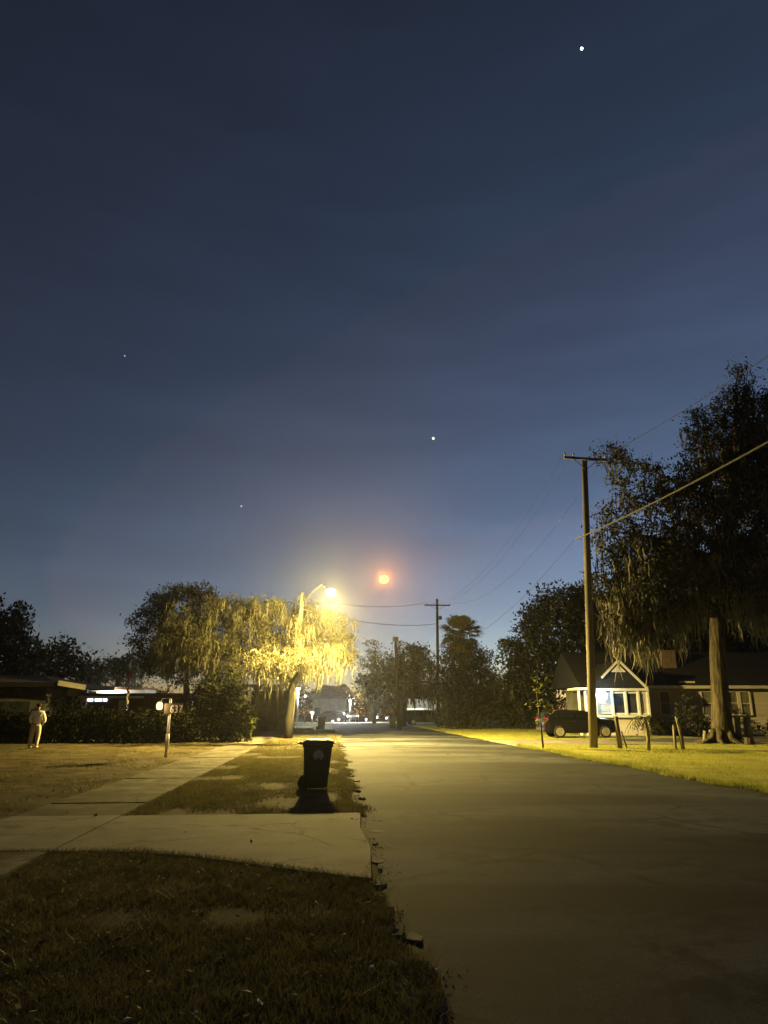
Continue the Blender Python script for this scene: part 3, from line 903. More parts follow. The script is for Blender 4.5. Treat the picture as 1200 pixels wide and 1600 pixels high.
tree('oak_tree', 'tall live oak with hanging grey moss and thick trunk before the right house', b, tp, [.60, .46, .40, .37, .36, .32, .26, .18],
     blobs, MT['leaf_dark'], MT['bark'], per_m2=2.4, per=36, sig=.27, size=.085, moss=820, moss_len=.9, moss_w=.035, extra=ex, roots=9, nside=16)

# ------------------------------------------------------------------ dark tree behind the lit oak and bushes on the left
b = Vector((at(290, 1100, 51).x, 51, 0))
blobs = [blob(278, 962, 38, 42, 50), blob(245, 985, 34, 42, 51), blob(322, 945, 26, 22, 53), blob(232, 1022, 22, 24, 50), blob(275, 1040, 45, 28, 50), blob(246, 938, 16, 13, 51), blob(282, 925, 20, 14, 51),
         blob(212, 970, 10, 8, 50), blob(222, 955, 9, 8, 50), blob(312, 925, 18, 12, 51), blob(208, 1002, 8, 6, 50)]
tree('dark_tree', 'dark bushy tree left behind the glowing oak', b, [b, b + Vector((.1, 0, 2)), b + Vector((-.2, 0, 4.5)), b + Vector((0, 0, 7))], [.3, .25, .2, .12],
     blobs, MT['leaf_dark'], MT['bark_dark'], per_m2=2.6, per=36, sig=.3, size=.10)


def shrub(name, label, blobs, leaf, per_m2=2.0, per=30, sig=.25, size=.09, group=None, cat='bush', stems=3, asp=.5, droop=0):
    c0 = np.mean([q[0] for q in blobs], 0)
    base = Vector((c0[0], c0[1], 0))
    root = empty(name, base); tag(root, label, cat, group)
    subs = sub_points(blobs, per_m2, .35)
    subs = subs[subs[:, 2] > .1]
    V = foliage(subs, per, sig, size, asp, droop)
    tag(np_mesh('foliage', V, 4, leaf, root, base), kind='stuff')
    for c, r in blobs[:stems]:
        MB().tube(limb_pts((c[0], c[1], 0), (c[0] + .2, c[1], c[2]), 3, .1), [.06, .05, .04, .02], 6).build('stem', MT['bark_dark'], root, loc=base)
    return root


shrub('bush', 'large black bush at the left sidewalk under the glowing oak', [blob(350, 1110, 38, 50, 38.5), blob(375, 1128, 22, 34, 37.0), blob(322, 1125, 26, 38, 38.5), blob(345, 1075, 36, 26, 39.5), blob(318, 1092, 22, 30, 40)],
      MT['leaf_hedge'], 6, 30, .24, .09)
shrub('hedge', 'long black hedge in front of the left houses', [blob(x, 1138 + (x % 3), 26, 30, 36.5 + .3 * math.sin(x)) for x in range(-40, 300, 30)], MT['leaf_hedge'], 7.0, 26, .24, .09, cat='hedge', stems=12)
shrub('bush', 'ragged shrub rising above the hedge before the white wall', [blob(84, 1100, 10, 14, 37), blob(100, 1104, 12, 10, 37.5), blob(122, 1104, 12, 10, 37.5)], MT['leaf_hedge'], 3.0, 22, .2, .08)
# upright strap leaves beside the bush, catching the lamp


def strap_plant(label, base, n, h, w, leaf, spread=.5):
    root = empty('strap_leaf_plant', base); tag(root, label, 'plant')
    for k in range(n):
        a = random.uniform(0, 6.28); L = h * random.uniform(.6, 1.1); sp = spread * random.uniform(.3, 1)
        vs = []
        for i in range(6):
            f = i / 5
            c = Vector((math.cos(a) * sp * f * f, math.sin(a) * sp * f * f, L * f * (1 - .25 * f * sp)))
            ww = w * (.5 + f * 1.4 if f < .4 else 1.2 * (1.05 - f) + .02)
            q = Vector((-math.sin(a), math.cos(a), 0)) * ww
            vs += [c - q, c + q]
        MB().add(vs, [(2 * i, 2 * i + 1, 2 * i + 3, 2 * i + 2) for i in range(5)]).build('leaf', leaf, root, smooth=True)
    return root


q = gp(391, 1158)
strap_plant('pale green strap leaf plant at the lit edge of the black bush', q, 16, 1.6, .05, MT['leaf_lime'], .5)

# ------------------------------------------------------------------ trees far left
def far_tree(label, x, ybase, D, blobs, leaf='leaf_dark', per_m2=1.1, per=26, sig=.6, size=.22, group='background trees', r=.3, moss=0, ml=1.0, name='background_tree', mw=.07):
    b = Vector((at(x, ybase, D).x, D, 0))
    zt = max(q[0][2] for q in blobs)
    return tree(name, label, b, [b, b + Vector((.1, 0, zt * .3)), b + Vector((-.2, 0, zt * .6)), b + Vector((.1, 0, zt * .9))], [r, r * .85, r * .7, r * .4], blobs, MT[leaf], MT['bark_dark'],
                per_m2=per_m2, per=per, sig=sig, size=size, group=group, moss=moss, moss_len=ml, moss_w=mw)


far_tree('dark rounded tree at the left picture edge behind the white walled house', 10, 1100, 62, [blob(5, 1000, 42, 40, 62), blob(40, 1030, 30, 28, 61), blob(-30, 990, 50, 50, 62), blob(20, 965, 22, 18, 62), blob(0, 1045, 50, 20, 60)])
far_tree('dark tree above the lit fascia of the left house', 95, 1100, 66, [blob(85, 1035, 30, 26, 66), blob(100, 1010, 14, 12, 66), blob(118, 1035, 20, 18, 67), blob(130, 1050, 18, 14, 66), blob(65, 1045, 24, 18, 65)])
far_tree('grey green mossy tree in the gap behind the furled flag', 180, 1100, 92, [blob(165, 1048, 22, 18, 92), blob(190, 1045, 22, 20, 93), blob(145, 1058, 18, 14, 92), blob(215, 1040, 18, 16, 92)], 'leaf_mid', moss=60, ml=1.6)

# ------------------------------------------------------------------ shaggy palm, bushes and dark trees on the right


def fan_palm(label, base, H, r_crown, n=34, skirt=60, mat_='palm', group=None, leaf_len=1.0, vine=None, r=.18):
    base = Vector(base)
    root = empty('palm_tree', base); tag(root, label, 'palm tree', group)
    MB().tube([(0, 0, -.1), (.05, 0, H * .35), (.0, .05, H * .7), (0, 0, H)], [r * 1.2, r, r, r * .9], 10, wob=.05).build('trunk', MT['bark_dark'], root, smooth=True)
    top = Vector((0, 0, H))

    def frond(a, el, L, mtl, nm):
        d = Vector((math.cos(a) * math.cos(el), math.sin(a) * math.cos(el), math.sin(el)))
        side = Vector((-math.sin(a), math.cos(a), 0)); up = side.cross(d) * -1
        mb = MB()
        pet = top + d * L * .55
        mb.bar(top, pet, .03, .02)
        for k in range(11):
            th = R(-80 + 16 * k)
            ld = (d * math.cos(th) + side * math.sin(th)).normalized()
            l2 = L * (.62 - .15 * abs(k - 5) / 5)
            tip = pet + ld * l2 + Vector((0, 0, -l2 * .35))
            mid = pet + ld * l2 * .55
            ww = (up.cross(ld)).normalized() * L * .045
            mb.add([pet, mid - ww, tip, mid + ww], [(0, 1, 2, 3)])
        mb.build(nm, mtl, root)
    for k in range(n):
        frond(random.uniform(0, 6.28), R(random.uniform(-25, 80)), r_crown * random.uniform(.7, 1.05), MT[mat_], 'frond')
    for k in range(skirt):
        frond(random.uniform(0, 6.28), R(random.uniform(-80, -30)), r_crown * random.uniform(.6, 1.0), MT['palm_dry'], 'dead_frond')
    if vine is not None:
        subs = sub_points(vine, 3.2, .5)
        V = foliage(subs, 24, .35, .12, .45, .6)
        tag(np_mesh('vine', V, 4, MT['leaf_dark'], root, base), kind='stuff')
    return root


pbse = Vector((at(724, 1130, 64).x, 64, 0))
ztop = at(724, 1000, 64).z
fan_palm('shaggy fan palm wrapped in vines beside the dark utility pole', pbse, ztop + .4, 2.3, 46, 30, 'palm', vine=[blob(722, 1030, 34, 34, 64), blob(740, 1068, 38, 40, 64), blob(700, 1062, 24, 36, 63.5), blob(755, 1040, 20, 26, 64), blob(724, 1095, 44, 34, 63)])
shrub('bush', 'tangled green thicket below the shaggy palm', [blob(x, 1108 + 6 * math.sin(x), 26, 30, 62.5) for x in range(705, 850, 20)] + [blob(790, 1075, 30, 26, 62), blob(820, 1085, 26, 30, 61.5)], MT['leaf_mid'], 3.0, 28, .4, .13, asp=.35, droop=.6)
strips = np.array([at(random.uniform(678, 702), random.uniform(1050, 1080), 64 + random.uniform(-1, 1)) for _ in range(30)])
far_tree('dark leafy tree standing between the thicket and the house', 860, 1110, 58, [blob(880, 950, 46, 34, 58), blob(845, 975, 34, 32, 58), blob(915, 960, 30, 40, 60), blob(850, 1030, 44, 44, 58), blob(805, 1035, 20, 30, 59), blob(900, 1030, 40, 50, 60), blob(800, 1010, 16, 12, 58), blob(830, 1080, 34, 30, 58)],
         'leaf_dark', 1.9, 32, .45, .16, moss=90, ml=1.0)
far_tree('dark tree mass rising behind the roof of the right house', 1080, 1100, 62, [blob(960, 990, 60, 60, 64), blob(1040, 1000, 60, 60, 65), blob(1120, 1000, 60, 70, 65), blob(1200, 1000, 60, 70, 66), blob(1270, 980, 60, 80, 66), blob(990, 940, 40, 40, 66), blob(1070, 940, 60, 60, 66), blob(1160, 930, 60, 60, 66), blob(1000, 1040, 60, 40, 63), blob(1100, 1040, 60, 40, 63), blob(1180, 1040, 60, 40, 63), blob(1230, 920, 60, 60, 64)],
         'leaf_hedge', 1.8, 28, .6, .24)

# ------------------------------------------------------------------ centre background trees
far_tree('mossy oak at the far end of the street beside the plain dark pole', 629, 1138, 74, [blob(640, 1030, 30, 24, 74), blob(660, 1050, 22, 28, 74), blob(625, 1060, 28, 26, 73), blob(650, 1075, 30, 22, 74), blob(600, 1075, 30, 22, 74), blob(575, 1070, 24, 14, 75), blob(655, 1018, 16, 12, 74), blob(610, 1040, 22, 14, 74)],
         'leaf_dark', 1.4, 24, .4, .15, moss=90, ml=1.2, r=.42)
far_tree('slim grey pine behind the end of the lit oak', 585, 1125, 88, [blob(580, 1003, 9, 6, 88), blob(590, 1022, 16, 10, 88), blob(575, 1035, 20, 9, 88), blob(598, 1042, 20, 9, 88), blob(585, 1056, 24, 9, 88), blob(565, 1062, 14, 8, 88)], 'leaf_mid', 1.0, 24, .35, .15, r=.28)
fan_palm('pale palm lit from beyond the far cross street', (at(533, 1120, 112).x, 112, 0), at(533, 1090, 112).z, 2.4, 26, 20, 'palm_dry', group='far palms', r=.35)
fan_palm('second pale palm right of the far lamp post', (at(580, 1120, 113).x, 113, 0), at(580, 1092, 113).z, 2.0, 22, 20, 'palm_dry', group='far palms', r=.3)
far_tree('yellow green tree behind the white roadside building', 690, 1110, 118, [blob(690, 1080, 18, 18, 118), blob(668, 1082, 14, 12, 118), blob(705, 1095, 14, 16, 118), blob(650, 1090, 12, 12, 119)], 'leaf_oak', .7, 24, .5, .2)
V = []
for k in range(150):
    x = -150 + k * 2.2 + random.uniform(-2, 2); D = 170 + 12 * math.sin(k * .7)
    h = 5 + 2.6 * random.random() + 1.5 * math.sin(k * .35)
    V.append((np.array((x, D, h * .5)), np.array((3.2, 3.0, h * .55))))
sub = sub_points(V, .35, .3)
V = foliage(sub, 14, .7, .34, .5)
tag(np_mesh('far_woods', V, 4, MT['leaf_dark']), 'distant dark woods along the horizon', 'woods', kind='stuff')

# ------------------------------------------------------------------ right house
HD = 48.0
k_ = mpp(HD, 2)


def HX(px, D=HD, y=1100): return at(px, y, D).x


house = empty('house', (HX(1010), HD, 0)); tag(house, 'low brown house with white sunroom, dark gabled roof and lit porch', 'house')
hl = house.location
zE = at(1100, 1076, HD).z
x0, x1 = HX(1012), HX(1290)


def hb(name, c, s, mtl, parent=house, M=None, bevel=0.0):
    mb = MB(); mb.box(Vector(c) - hl, s, M=M)
    return mb.build(name, MT[mtl], parent, bevel=bevel)


hb('wall', ((x0 + x1) / 2, HD + 4, zE / 2), (x1 - x0, 8, zE), 'siding')
# siding boards on the front wall
for k in range(int(zE / .2)):
    hb('board', ((x0 + x1) / 2, HD - .012, .1 + k * .2), (x1 - x0, .03, .185), 'siding')
# roof over the long part
rf = MB()
ov = .5
rz = zE + .15
apex = rz + 2.6
xa, xb = x0 - 4.6, x1 + .3
rf.add([Vector(p) - hl for p in ((xa, HD - ov, rz), (xb, HD - ov, rz), (xb, HD + 4, apex), (xa, HD + 4, apex), (xa, HD + 8.5, rz), (xb, HD + 8.5, rz))], [(0, 1, 2, 3), (3, 2, 5, 4), (0, 3, 4), (1, 5, 2), (0, 4, 5, 1)])
roof = rf.build('roof', MT['roof'], house)
hb('fascia', ((HX(1006) + xb) / 2, HD - ov - .03, rz - .06), (xb - HX(1006), .05, .2), 'cream')
ch = hb('chimney', (HX(1070), HD + 2.2, at(1070, 1040, HD).z + .0), (1.0, .8, 2.4), 'brick', roof)
hb('chimney_flashing', (HX(1077), HD - .0, at(1076, 1067, HD).z), (1.05, .25, .22), 'cream', roof)
# projecting gable with white barge boards
gx0, gx1, gz0 = HX(922), HX(1012), zE + .1
GD = HD - 2.2
ap = at(966, 1032, GD); gr = at(1012, 1076, GD); gl_ = at(922, 1076, GD)
gm = MB()
gm.add([Vector(p) - hl for p in ((gl_.x, GD + .1, gl_.z), (gr.x, GD + .1, gr.z), (ap.x, GD + .1, ap.z), (gl_.x, GD + 5, gl_.z), (gr.x, GD + 5, gr.z), (ap.x, GD + 5, ap.z))], [(0, 1, 2), (1, 4, 5, 2), (0, 2, 5, 3)])
gm.build('gable', MT['roof'], house)
for a_, b_ in ((ap, gr), (ap, at(940, 1059, GD))):
    mb = MB(); mb.bar(Vector(a_) - hl + Vector((0, 0, .02)), Vector(b_) - hl, .1, .13)
    mb.build('barge_board', MT['cream'], house)
mb = MB(); c = [Vector(at(966, 1038, GD - .03)) - hl, Vector(at(978, 1050, GD - .03)) - hl, Vector(at(955, 1050, GD - .03)) - hl]
mb.add(c + [p + Vector((0, .06, 0)) for p in c], [(0, 2, 1), (3, 4, 5), (0, 1, 4, 3), (1, 2, 5, 4), (2, 0, 3, 5)])
mb.build('gable_vent', MT['cream'], house)
# sunroom under the gable
SD = GD + .25
sx0, sx1 = HX(929, SD), HX(1013, SD)
sz0, sz1 = at(960, 1119, SD).z, at(960, 1079, SD).z
hb('sunroom_base', ((sx0 + sx1) / 2, SD + 1.1, sz0 / 2), (sx1 - sx0, 2.1, sz0), 'siding')
hb('sunroom_wall', ((sx0 + sx1) / 2, SD + 1.2, (sz0 + sz1) / 2), (sx1 - sx0 - .1, 1.7, sz1 - sz0), 'siding_pale')
hb('sill_beam', ((sx0 + sx1) / 2, SD, sz0), (sx1 - sx0 + .1, .3, .16), 'cream')
hb('head_beam', ((sx0 + sx1) / 2, SD, sz1 + .06), (sx1 - sx0 + .2, .34, .16), 'cream')


def window(xa, xb, za, zb, D, mtl='curtain', fr='cream', fw=.1, bars=1):
    w = hb('window', ((xa + xb) / 2, D, (za + zb) / 2), (xb - xa, .04, zb - za), mtl)
    for (c, s) in ((((xa + xb) / 2, zb), (xb - xa + fw, fw)), (((xa + xb) / 2, za), (xb - xa + fw, fw)), ((xa, (za + zb) / 2), (fw, zb - za - fw)), ((xb, (za + zb) / 2), (fw, zb - za - fw))):
        hb('frame', (c[0], D - .03, c[1]), (s[0], .08, s[1]), fr, w)
    if bars:
        hb('sash_bar', ((xa + xb) / 2, D - .022, (za + zb) / 2), (xb - xa - fw, .05, .05), fr, w)
    return w


# white slatted panel by the lamp, then three tall panes
px = [931, 957, 978, 998, 1013]
zt_, zb_ = sz1 - .1, sz0 + .12
for i in range(4):
    xa, xb = HX(px[i], SD), HX(px[i + 1], SD)
    if i == 0:
        for k in range(9):
            hb('slat', ((xa + xb) / 2, SD + .06, zb_ + .08 + k * (zt_ - zb_ - .1) / 8.5), (xb - xa - .1, .05, (zt_ - zb_) / 10.5), 'siding_pale')
    else:
        window(xa + .06, xb - .06, zb_ + .03, zt_ - .03, SD + .03, 'glass' if i != 3 else 'siding_pale', bars=0)
    hb('post', (xa, SD - .01, (sz0 + sz1) / 2), (.13, .2, sz1 - sz0), 'cream')
hb('post', (sx1, SD - .01, (sz0 + sz1) / 2), (.13, .2, sz1 - sz0), 'cream')
# porch roof on the left with posts
hb('porch_roof', ((HX(890) + sx0) / 2, SD + 1.0, sz1 + .12), (sx0 - HX(890), 2.6, .14), 'white')
for p in (906, 916):
    hb('porch_post', (HX(p, SD), SD + .1, (sz1) / 2), (.13, .13, sz1), 'white')
hb('porch_wall', ((HX(888) + sx0) / 2, SD + 2.4, sz1 / 2), (sx0 - HX(888), .1, sz1), 'stucco_dark')
# windows of the long wall
for (a_, b_, ya, yb, mt_) in ((1030, 1047, 1080, 1117, 'curtain'), (1096, 1114, 1080, 1118, 'curtain'), (1139, 1153, 1080, 1117, 'curtain'), (1156, 1172, 1080, 1118, 'curtain'), (1208, 1226, 1080, 1118, 'curtain')):
    window(HX(a_) + .0, HX(b_), at(1100, yb, HD).z, at(1100, ya, HD).z, HD - .06, mt_, 'cream', .11)
# lit porch lamp
pl = Vector(at(940, 1086, SD - .36)) - hl
MB().lathe([(.03, .28), (.12, .24), (.12, .17)], 10, pl).build('lamp_cap', MT['dark_steel'], house)
o = MB().lathe([(.06, -.36), (.3, -.24), (.37, 0), (.24, .24), (.05, .31)], 14, pl).build('porch_lamp', emat('porch_lamp_glow', (.82, .95, 1.0), 14), house, smooth=True)
lamp_light('porch_glow', pl + Vector((0, -.52, -.02)), (.6, .87, 1.0), 130, .1, house)

# ------------------------------------------------------------------ dark car


def car(name, label, loc, rz, paint='car_paint', tail=True, head=False, group=None, L=4.9, Hc=1.78, cat='car'):
    root = empty(name, loc, rz); tag(root, label, cat, group)
    st = [(-.50, .55, .80, .80), (-.495, .38, 1.0, .84), (-.47, .30, 1.62 / 1.78 * Hc, .86), (-.42, .28, .97 * Hc, .9), (-.2, .28, Hc, .92), (.05, .28, .985 * Hc, .92), (.14, .28, .92 * Hc, .92), (.25, .28, 1.12, .92), (.40, .28, 1.05, .9), (.47, .32, .95, .84), (.498, .42, .75, .76)]
    rings = []
    for f, zb, zt, w in st:
        belt = min(1.05, zt - .04)
        k = max(0, (zt - belt)) / (Hc - 1.05)
        wt = w * (1 - .26 * min(1, k))
        r = [(-w * .9, zb), (-w, zb + .14), (-w * 1.01, belt - .18), (-w * .97, belt), (-wt, zt - .06 * min(1, k + .3)), (-wt * .85, zt), (wt * .85, zt), (wt, zt - .06 * min(1, k + .3)), (w * .97, belt), (w * 1.01, belt - .18), (w, zb + .14), (w * .9, zb)]
        rings.append([Vector((f * L, y, z)) for y, z in r])
    MB().loft(rings).build('body', MT[paint], root, smooth=False, bevel=.03)
    for sg in (-1, 1):
        for fa, fb, ta, tb in ((-.44, -.30, -.42, -.30), (-.285, -.09, -.285, -.09), (-.075, .17, -.075, .09)):
            z0, z1 = 1.09, Hc - .13
            yl, yh = .9 * .99, .9 * .785
            vs = [(fa * L, sg * (yl + .012), z0), (fb * L, sg * (yl + .012), z0), (tb * L, sg * (yh + .02), z1), (ta * L, sg * (yh + .02), z1)]
            MB().add(vs, [(0, 1, 2, 3)]).build('side_window', MT['car_glass'], root)
        MB().box((-.10 * L, sg * .945, .93), (.18, .03, .04)).build('door_handle', MT['dark_steel'], root)
        MB().box((.15 * L, sg * 1.03, 1.08), (.12, .2, .15)).build('mirror', MT[paint], root)
        for f in (-.30, .31):
            wh = MB().lathe([(.22, -.1), (.30, -.11), (.345, -.08), (.355, 0), (.345, .08), (.30, .11), (.22, .1)], 24, (f * L, sg * .84, .355), 'Y').build('wheel', MT['rubber'], root, smooth=True)
            rm = MB().lathe([(.02, 0), (.06, .0), (.06, .01), (.02, .012)], 12, (f * L, sg * .955, .355), 'Y')
            for q in range(6):
                a = q * math.pi / 3 + .2
                rm.bar((f * L, sg * .955, .355), (f * L + .225 * math.cos(a), sg * .955, .355 + .225 * math.sin(a)), .03, .05)
            rm.lathe([(.205, -.02), (.235, -.02), (.235, .02), (.205, .02)], 24, (f * L, sg * .95, .355), 'Y')
            rm.build('rim', MT['rim'], wh)
        if tail:
            MB().add([(-.487 * L, sg * .62, .98), (-.487 * L, sg * .87, .98), (-.46 * L, sg * .9, 1.0), (-.46 * L, sg * .88, 1.16), (-.483 * L, sg * .8, 1.16), (-.50 * L, sg * .62, 1.12)],
                     [(0, 1, 2, 3, 4, 5)])
            MB().box((-.475 * L, sg * .79, 1.07), (.30, .26, .17)).build('tail_light', MT['tail'], root, bevel=.04)
            MB().box((-.493 * L, sg * .72, .58), (.10, .2, .12)).build('reflector', MT['tail'], root, bevel=.02)
        MB().lathe([(.02, 0), (.1, .0), (.1, .05), (.02, .06)], 12, (.475 * L, sg * .6, .78), 'X').build('headlight', emat('headlight_glow', (1, .97, .88), 14) if head else MT['glass'], root)
    MB().box((-.5 * L, 0, .5), (.12, 1.6, .2)).build('bumper', MT['dark_steel'], root, bevel=.03)
    return root


cr_ = at(912, 1120, 42.5)
car('parked_car', 'dark car with red tail lights parked at the house driveway', (cr_.x - .35, 42.8, .05), R(3), Hc=1.58, L=4.45)
cs = at(910, 1131, 41.0)

# ------------------------------------------------------------------ small things on the right lawn
sb = gp(849, 1171)
root = empty('sapling', sb); tag(root, 'thin dark sapling with broad lime leaves at the driveway edge', 'tree')
h_ = at(846, 1052, sb.y).z
stem = [Vector((0, 0, -.05)), Vector((-.05, 0, h_ * .35)), Vector((-.12, 0, h_ * .7)), Vector((-.05, 0, h_))]
MB().tube(stem, [.045, .04, .03, .012], 8).build('trunk', MT['bark_dark'], root, smooth=True)
lf = MB()
for k in range(110):
    f = random.uniform(.35, 1)
    c = Vector((random.gauss(.02, .22), random.gauss(0, .25), h_ * f))
    a = random.uniform(0, 6.28); d = Vector((math.cos(a), math.sin(a), random.uniform(-.9, .2))).normalized()
    u = d.cross(Vector((0, 0, 1))).normalized() * .055; L = random.uniform(.16, .3)
    MB().add([c, c + d * L * .35 + u, c + d * L * .7 + u * .8, c + d * L, c + d * L * .7 - u * .8, c + d * L * .35 - u], [(0, 1, 2, 3, 4, 5)]).build('leaf', MT['leaf_lime' if random.random() < .5 else 'leaf_mid'], root)


def wood_post(label, b, h, lean, r=.09, brace=None, cat='post'):
    root = empty('wooden_post', b); tag(root, label, cat, 'short posts on the right lawn')
    MB().tube([(0, 0, -.1), (lean * .5, 0, h * .5), (lean, 0, h)], [r, r * .95, r * .9], 10, wob=.06).build('post', MT['wood'], root, smooth=True)
    if brace:
        MB().bar((brace[0], 0, 0), (brace[1], -.06, brace[2]), .05, .04).build('brace', MT['wood'], root)


b = gp(970, 1171); wood_post('short wooden post with slanting brace right of the tall pole', b, 1.35, -.10, .10, (.28, .08, .75))
b = gp(1068, 1172); wood_post('forked wooden post left of the big oak trunk', b, 1.3, -.08, .08, (.0, -.2, 1.35))
b = gp(1062, 1172) + Vector((-.12, .1, 0)); wood_post('thin dark post just behind the forked post', b, 1.0, .02, .06)

b = gp(1013, 1174)
root = empty('small_palm', b); tag(root, 'small drooping palm on the lawn before the sunroom', 'palm')
zc = at(1013, 1122, b.y).z
MB().tube([(0, 0, -.05), (.06, 0, zc * .4), (.02, 0, zc * .8), (0, 0, zc)], [.09, .075, .07, .07], 9, wob=.06).build('trunk', MT['wood'], root, smooth=True)
for k in range(17):
    a = k * 2.4; L = random.uniform(.7, 1.05); up = random.uniform(.1, .6)
    mb = MB(); prev = None
    pts = []
    for i in range(8):
        f = i / 7
        pts.append(Vector((math.cos(a) * L * f * .8, math.sin(a) * L * f * .8, zc + up * L * f * 1.2 - (.55 + up) * L * f * f)))
    mb.tube(pts, [.012] * 7 + [.004], 4)
    sd = Vector((-math.sin(a), math.cos(a), 0))
    for i in range(1, 8):
        for sg in (-1, 1):
            tip = pts[i] + sd * sg * .22 * (1.1 - i / 9) + (pts[i] - pts[i - 1]) * .8 + Vector((0, 0, -.12))
            e = (pts[i] - pts[i - 1]) * .22
            mb.add([pts[i] - e, tip, pts[i] + e], [(0, 1, 2)])
    mb.build('frond', MT['palm'], root)

shrub('bush', 'brownish rounded shrub against the house wall between two windows', [blob(1078, 1110, 16, 34, 46.2), blob(1070, 1130, 14, 20, 46), blob(1090, 1128, 14, 22, 46)], MT['leaf_mid'], 2.4, 24, .2, .08, group='low bushes at the house wall')
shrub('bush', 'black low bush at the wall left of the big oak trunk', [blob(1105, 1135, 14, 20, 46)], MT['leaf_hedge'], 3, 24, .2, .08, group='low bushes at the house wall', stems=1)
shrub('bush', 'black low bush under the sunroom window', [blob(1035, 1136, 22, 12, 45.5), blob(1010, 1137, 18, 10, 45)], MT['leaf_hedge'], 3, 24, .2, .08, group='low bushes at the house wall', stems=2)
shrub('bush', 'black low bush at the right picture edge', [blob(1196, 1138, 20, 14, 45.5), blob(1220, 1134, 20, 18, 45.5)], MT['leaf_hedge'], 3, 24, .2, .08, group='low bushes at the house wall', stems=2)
b = gp(1167, 1163)
root = empty('plant_stand', b); tag(root, 'weathered wooden stand with flat top right of the big oak', 'plant stand')
MB().box((0, 0, 1.32), (1.15, .4, .09)).build('top', MT['wood'], root, bevel=.02)
MB().tube([(-.34, 0, 0), (-.32, 0, .6), (-.30, 0, 1.28)], [.16, .13, .14], 9, wob=.08).build('leg', MT['wood'], root, smooth=True)
MB().tube([(.2, .05, 0), (.16, .02, .6), (.18, 0, 1.28)], [.22, .17, .17], 9, wob=.08).build('leg', MT['wood'], root, smooth=True)
b = gp(1168, 1165)
root = empty('tree_stump', b); tag(root, 'low cut stump at the foot of the wooden stand', 'stump')
MB().tube([(0, -.2, -.05), (0, -.2, .12), (.02, -.2, .36)], [.27, .22, .2], 12, wob=.06).build('trunk', MT['bark'], root, smooth=False)
for (x, y, w, h, tilt, lab) in ((1101, 1163, .10, .62, .12, 'left of two short logs leaning at the oak roots'), (1108, 1163, .09, .66, .2, 'right of two short logs leaning at the oak roots')):
    b = gp(x, y)
    o = MB().tube([b, b + Vector((tilt * .5, 0, h * .5)), b + Vector((tilt, .05, h))], [w, w * .95, w * .9], 9, wob=.06).build('log', MT['wood'], smooth=True)
    tag(o, lab, 'log', 'logs at the oak foot')
# bed edging strip of soil between lawn and oak: dark mulch ring
mu = MB(); c = gp(1130, 1160)
n = 40
vs = [(c.x + (5.2 + .5 * math.sin(k * 1.7)) * math.cos(2 * math.pi * k / n), c.y + 1.2 + (2.6 + .25 * math.sin(k * 2.3)) * math.sin(2 * math.pi * k / n), .075) for k in range(n)]
mu.add(vs + [(c.x, c.y + 1.2, .11)], [(k, (k + 1) % n, n) for k in range(n)])
tag(mu.build('mulch_bed', mat('mulch', (.03, .024, .016), (.08, .065, .04), rough=.95, scale=6, bump=.03, bscale=14)), 'dark mulch bed round the big oak', kind='structure')

# ------------------------------------------------------------------ left houses
LH = 46.0
lx0, lx1 = at(-60, 1100, LH).x, at(70, 1100, LH).x
zr = at(70, 1075, LH).z
lh = empty('house', (lx1, LH, 0)); tag(lh, 'flat roofed house with pale lit side wall at the left edge', 'house', 'houses on the left')


def lb(name, c, s, mtl, parent, root, bevel=0.0, M=None):
    mb = MB(); mb.box(Vector(c) - root.location, s, M=M)
    return mb.build(name, MT[mtl], parent, bevel=bevel)


lb('wall', ((lx0 + lx1) / 2, LH + 4, zr / 2), (lx1 - lx0, 8, zr), 'stucco_dark', lh, lh)
wx1 = at(133, 1100, LH + 3).x
wl = lb('side_wall', ((lx1 + wx1) / 2, LH + 3.2, zr / 2), (wx1 - lx1, .2, zr), 'white', lh, lh)
rfb = lb('roof', ((lx0 + wx1) / 2, LH + 3, zr + .18), (wx1 - lx0 + .6, 8.6, .3), 'roof', lh, lh)
mb = MB(); r_ = lh.location
mb.add([Vector(p) - r_ for p in ((lx0, LH - .2, zr + .34), (at(90, 1066, LH).x, LH - .2, zr + .34), (at(70, 1055, LH + 4).x, LH + 4, zr + 1.0), (lx0, LH + 4, zr + 1.0), (lx0, LH + 8, zr + .34), (at(90, 1066, LH).x, LH + 8, zr + .34))], [(0, 1, 2, 3), (1, 5, 2), (3, 2, 5, 4)])
mb.build('roof_cap', MT['roof_brown'], lh)
fa, fb2 = Vector(at(91, 1067, LH - 1.4)), Vector(at(134, 1074, LH - 1.2))
mb = MB(); mb.bar(fa - r_, fb2 - r_, .05, .32); mb.build('fascia', MT['cream'], lh)
for k, (a_, b_) in enumerate(((84, 96), (100, 111), (114, 124))):
    xa, xb = at(a_, 1100, LH + 3).x, at(b_, 1100, LH + 3).x
    w = lb('window', ((xa + xb) / 2, LH + 3.08, zr * .72), (xb - xa, .06, .8), 'glass', lh, lh)
    lb('sill', ((xa + xb) / 2, LH + 3.02, zr * .72 - .45), (xb - xa + .1, .14, .08), 'white', w, lh)
for px_, in ((35,),):
    w = lb('window', (at(20, 1100, LH).x, LH - .02, zr * .55), (2.2, .06, 1.0), 'glass', lh, lh)
    lb('frame', (at(20, 1100, LH).x, LH - .04, zr * .55 - .55), (2.4, .1, .1), 'stucco_dark', w, lh)

